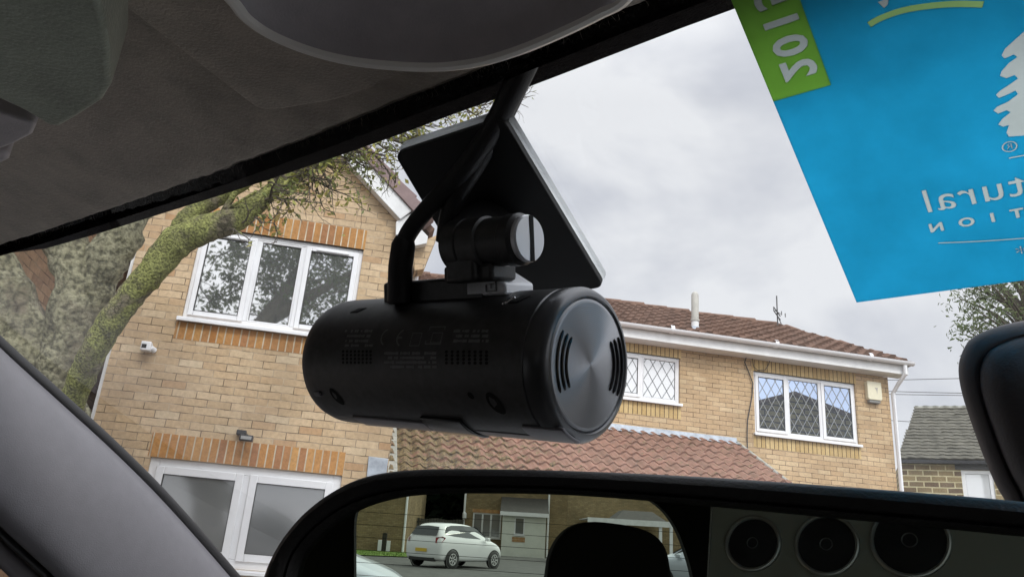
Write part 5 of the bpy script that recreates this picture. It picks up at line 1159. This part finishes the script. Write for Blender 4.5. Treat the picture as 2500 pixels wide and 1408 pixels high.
window(hC, w1[0], w1[1], wz_[0], wz_[1], dC, [w1[0] + (w1[1] - w1[0]) * .36, w1[0] + (w1[1] - w1[0]) * .66], [0, 0, 0], M['pane_low'], fw=.07, vent=False)
MB().box(w1[0] - .05, dC - .01, wz_[1], w1[1] + .05, dC + .03, wz_[1] + .2).put('soldier_course', M['orange_brick'], hC)
for px_ in (1130, 1337):
    q = MQ(px_, 1300, dC - .1); MB().tube([(q.x, dC - .1, 5.3), (q.x, dC - .1, 0)], .06, 8).put('drainpipe', M['upvc'], hC)
dP = 47.5; xp0, xp1 = sorted((MQ(1225, 1300, dP).x, MQ(1332, 1300, dP).x)); zp = z(1252, 1270, dP); pw = sorted((MQ(1255, 1300, dP).x, MQ(1280, 1300, dP).x)); pz = (z(1305, 1270, dP), z(1262, 1270, dP))
wall_mb(xp0, xp1, -.1, zp, dP, [(pw[0], pw[1], pz[0], pz[1])]).quad((xp0, dP, 0), (xp0, dC, 0), (xp0, dC, zp), (xp0, dP, zp)).quad((xp1, dP, 0), (xp1, dC, 0), (xp1, dC, zp), (xp1, dP, zp)).put('porch', M['render'], hC)
window(hC, pw[0], pw[1], pz[0], pz[1], dP, [], [0], M['pane_low'], fw=.05, vent=False)
MB().box(pw[0] - .05, dP - .02, pz[0] - .38, pw[1] + .1, dP + .02, pz[0] - .12).put('soldier_course', M['orange_brick'], hC)
MB().prism([(xp0 - .15, dP - .2, zp), (xp0 - .15, dC, zp + .95), (xp0 - .15, dC, zp)], (xp1 - xp0 + .3, 0, 0)).put('porch_roof', mat('slate_tiles', (.05, .045, .042), .8, var=.3, scale=6), hC)
MB().box(xp0 - .15, dP - .24, zp - .16, xp1 + .15, dP - .2, zp + .05).put('fascia', M['upvc'], hC)
q = MQ(1134, 1258, dC - .2); MB().lathe([(0, .25), (.12, .15), (.12, -.15), (0, -.2)], 10, Matrix.Translation((q.x, dC - .2, q.z))).put('wall_lamp', M['upvc'], hC)
rebase(hC, ((xc0 + xc1) / 2, dC + 4, 0))
# carport
cp_ = mroot('carport', label='pale carport with a small hipped roof at the right of the mirror', cat='carport')
dK = 40; zk = lambda y, x=1550: MQ(x, y, dK).z; xk0, xk1 = sorted((MQ(1434, 1300, dK).x, MQ(1640, 1300, dK).x))
MB().box(xk0, dK, zk(1282), xk1, dK + .08, zk(1268)).box(xk0, dK + .08, zk(1271), xk1, dK + 5, zk(1269)).put('fascia', M['upvc_old'], cp_)
a, b = sorted((MQ(1502, 1300, dK).x, MQ(1628, 1300, dK).x)); zt_ = zk(1244); zb_ = zk(1268)
MB().add([(a, dK, zb_), (b, dK, zb_), (b, dK + 4, zb_), (a, dK + 4, zb_), (a + .5, dK + 1.2, zt_), (b - .5, dK + 1.2, zt_), (b - .5, dK + 2.8, zt_), (a + .5, dK + 2.8, zt_)], [(0, 1, 5, 4), (1, 2, 6, 5), (2, 3, 7, 6), (3, 0, 4, 7), (4, 5, 6, 7)]).put('roof', mat('slate_tiles', (.05, .045, .042), .8, var=.3, scale=6), cp_)
for px_ in (1440, 1525, 1612, 1638): q = MQ(px_, 1300, dK + .2); MB().box(q.x - .07, dK + .09, 0, q.x + .07, dK + .22, zb_).put('post', M['upvc'], cp_)
xk2, xk3 = sorted((MQ(1400, 1300, dK).x, MQ(1800, 1300, dK).x)); MB().box(xk2, dK + 5.1, 0, xk3, dK + 5.3, zb_ + 1.2).put('back_wall', mbrick, cp_)
rebase(cp_, ((xk0 + xk1) / 2, dK + 2.5, 0))

# ---- small cars
STN = [(-1.86, .36, .70, .76, .62, .58, .44), (-1.82, .26, .86, .93, .76, .72, .58), (-1.74, .22, .96, 1.12, .81, .78, .60), (-1.60, .20, .99, 1.34, .82, .79, .58), (-1.40, .20, 1.0, 1.45, .825, .80, .57), (-.9, .20, .98, 1.49, .83, .81, .59), (-.2, .20, .95, 1.48, .83, .81, .60), (.25, .20, .93, 1.42, .83, .80, .59),
       (.6, .20, .92, 1.25, .83, .79, .59), (.95, .20, .92, 1.05, .82, .78, .60), (1.15, .20, .90, .97, .81, .76, .60), (1.55, .21, .80, .86, .77, .70, .52), (1.76, .26, .62, .68, .66, .58, .42), (1.84, .34, .50, .56, .52, .46, .32)]
def sect(x):
    for i in range(len(STN) - 1):
        if STN[i][0] <= x <= STN[i + 1][0]:
            t_ = (x - STN[i][0]) / (STN[i + 1][0] - STN[i][0]); return [p_ * (1 - t_) + q_ * t_ for p_, q_ in zip(STN[i], STN[i + 1])]
    return STN[-1]
car_proto = {}
def hatchback(name, label, loc, heading, paint, plate_rear=True):
    e = empty(name, label=label, cat='car')
    vs = []; 
    for (x, zb, zl, zr, wl_, wb_, wr) in STN:
        half = [(0, zr), (wr * .7, zr - .008), (wr, zr - .05), (wb_, zl), (wl_ + .015, zl - .10), (wl_ + .01, (zl + zb) / 2), (wl_ - .02, zb + .08), (wl_ - .10, zb), (0, zb)]
        vs += [V((x, y, z_)) for y, z_ in half] + [V((x, -y, z_)) for y, z_ in half[-2:0:-1]]
    w_ = 16; n_ = len(STN); fs = [(i * w_ + k, i * w_ + (k + 1) % w_, (i + 1) * w_ + (k + 1) % w_, (i + 1) * w_ + k) for i in range(n_ - 1) for k in range(w_)] + [tuple(range(w_)), tuple((n_ - 1) * w_ + k for k in range(w_))]
    b = MB().add(vs, fs).put('body', paint, e, smooth=True, ang=180); s_ = b.modifiers.new('s', 'SUBSURF'); s_.levels = 2; s_.render_levels = 2
    dg = mat('dark_car_glass', (.02, .024, .028), .06, spec=.8)
    def side_y(x, z_):
        _, zb, zl, zr, wl_, wb_, wr = sect(x); t_ = (z_ - zl) / max(.05, zr - .05 - zl); return wb_ + (wr - wb_) * max(0, min(1, t_))
    for sg in (1, -1):
        pts = [(-1.52, 1.12), (-1.36, 1.33), (-1.1, 1.39), (-.5, 1.41), (.1, 1.385), (.32, 1.31), (.78, 1.03), (.80, .99), (.3, .985), (-.4, 1.0), (-1.1, 1.04), (-1.45, 1.08)]
        mb = MB(); c_ = V((-.3, 0, 1.2)); P = [V((x, sg * (side_y(x, z_) + .004), z_)) for x, z_ in pts]
        mb.add(P + [V((-.35, sg * (side_y(-.35, 1.2) + .006), 1.2))], [(k, (k + 1) % len(P), len(P)) for k in range(len(P))]); mb.put('side_window', dg, e)
        for wx in (-1.16, 1.14):
            Mx = Matrix.Translation((wx, sg * .70, .29)) @ Matrix.Rotation(radians(-90 * sg), 4, 'X')
            wh = MB().lathe([(.29, 0), (.295, .03), (.295, .13), (.27, .15), (.20, .15), (0, .13)], 28, Mx).put('wheel', M['gasket'], e, smooth=True, ang=40)
            sp = MB(); sp.lathe([(.19, .151), (.195, .158), (.17, .158), (.165, .14)], 28, Mx)
            for k in range(7):
                a = 2 * pi * k / 7; sp.v and None
                q = [Mx @ V((r_ * cos(a + o_) , r_ * sin(a + o_), .155)) for r_, o_ in ((.04, -.5), (.18, -.13), (.18, .13), (.04, .5))]; sp.add(q, [(0, 1, 2, 3)])
            sp.put('rim', mat('silver_rim', (.5, .5, .5), .35, metal=.7), wh)
            MB().lathe([(.345, .115), (.345, .137), (.30, .137)], 28, Mx).put('wheel_arch', M['gasket'], e, smooth=True)
        MB().add([V((-1.70, sg * .79, 1.02)), V((-1.84, sg * .60, .98)), V((-1.86, sg * .62, .80)), V((-1.74, sg * .825, .84)), V((-1.58, sg * .835, .98))], [(0, 1, 2, 3, 4)]).put('tail_light', mat('red_lens', (.25, .015, .02), .2), e)
        MB().box(.55, sg * .82, .93, .70, sg * .97, 1.04).put('wing_mirror', paint, e, bevel=.02)
    MB().add([V((-1.795, -.60, 1.05)), V((-1.80, 0, 1.04)), V((-1.795, .60, 1.05)), V((-1.60, .52, 1.33)), V((-1.575, 0, 1.36)), V((-1.60, -.52, 1.33))], [(0, 1, 4, 5), (1, 2, 3, 4)]).put('rear_window', dg, e)
    MB().add([V((.88, -.62, 1.05)), V((.93, 0, 1.06)), V((.88, .62, 1.05)), V((.33, .54, 1.385)), V((.30, 0, 1.42)), V((.33, -.54, 1.385))], [(0, 1, 4, 5), (1, 2, 3, 4)]).put('windscreen', dg, e)
    MB().box(-1.885, -.26, .50, -1.875, .26, .61).put('number_plate', mat('yellow_plate', (.65, .45, .05), .5), e)
    MB().box(-1.84, -.60, .20, -1.70, .60, .34).put('bumper_skirt', M['gasket'], e, bevel=.03)
    e.location = loc; e.rotation_euler = (0, 0, atan2(heading.y, heading.x)); return e
white = mat('white_paint', (.74, .75, .76), .25, coat=.6); silver = mat('silver_paint', (.48, .52, .58), .28, coat=.6, metal=.3)
q = MQ(1118, 1300, 30.5); hd_ = RI * .60 + B_ * .80
hatchback('hatchback_car', 'white hatchback seen from its rear corner in the mirror', W2(q, 0), hd_, white)
q = MQ(630, 1300, 9.4); hatchback('parked_car', 'pale silver car whose bonnet edge fills the bottom left of the mirror', W2(q, -.02), RI * .985 + B_ * .17, silver)
q = MQ(1720, 1300, 27); hatchback('parked_car', 'silver car beside the carport at the far right of the mirror', W2(q, -.1), -RI * .9 + B_ * .43, silver)

# house across the road, mirrored in the leaded windows
ho = empty('stone_house', rz=HROT, label='yellow stone gabled house across the road, mirrored in the wide leaded window', cat='house')
MB().box(9.5, -6, -.1, 21.5, -1.0, 6.4).prism([(9.5, -1.0, 6.4), (21.5, -1.0, 6.4), (14.6, -1.0, 8.2)], (0, -5, 0)).put('wall', brick_mat('yellow_stone', [(0, (.46, .36, .12)), (.5, (.34, .26, .09)), (1, (.52, .42, .16))], (.05, .045, .03), bw=.6, bh=.2, mw=.06), ho)
MB().prism([(9.2, -.9, 6.35), (14.6, -.9, 8.25), (14.6, -.9, 8.37), (9.0, -.9, 6.4)], (0, -5.4, 0)).prism([(21.8, -.9, 6.35), (14.6, -.9, 8.25), (14.6, -.9, 8.37), (22.0, -.9, 6.4)], (0, -5.4, 0)).put('roof', M['tile_brown'], ho)
rebase(ho, (15.5, -3.5, 0))
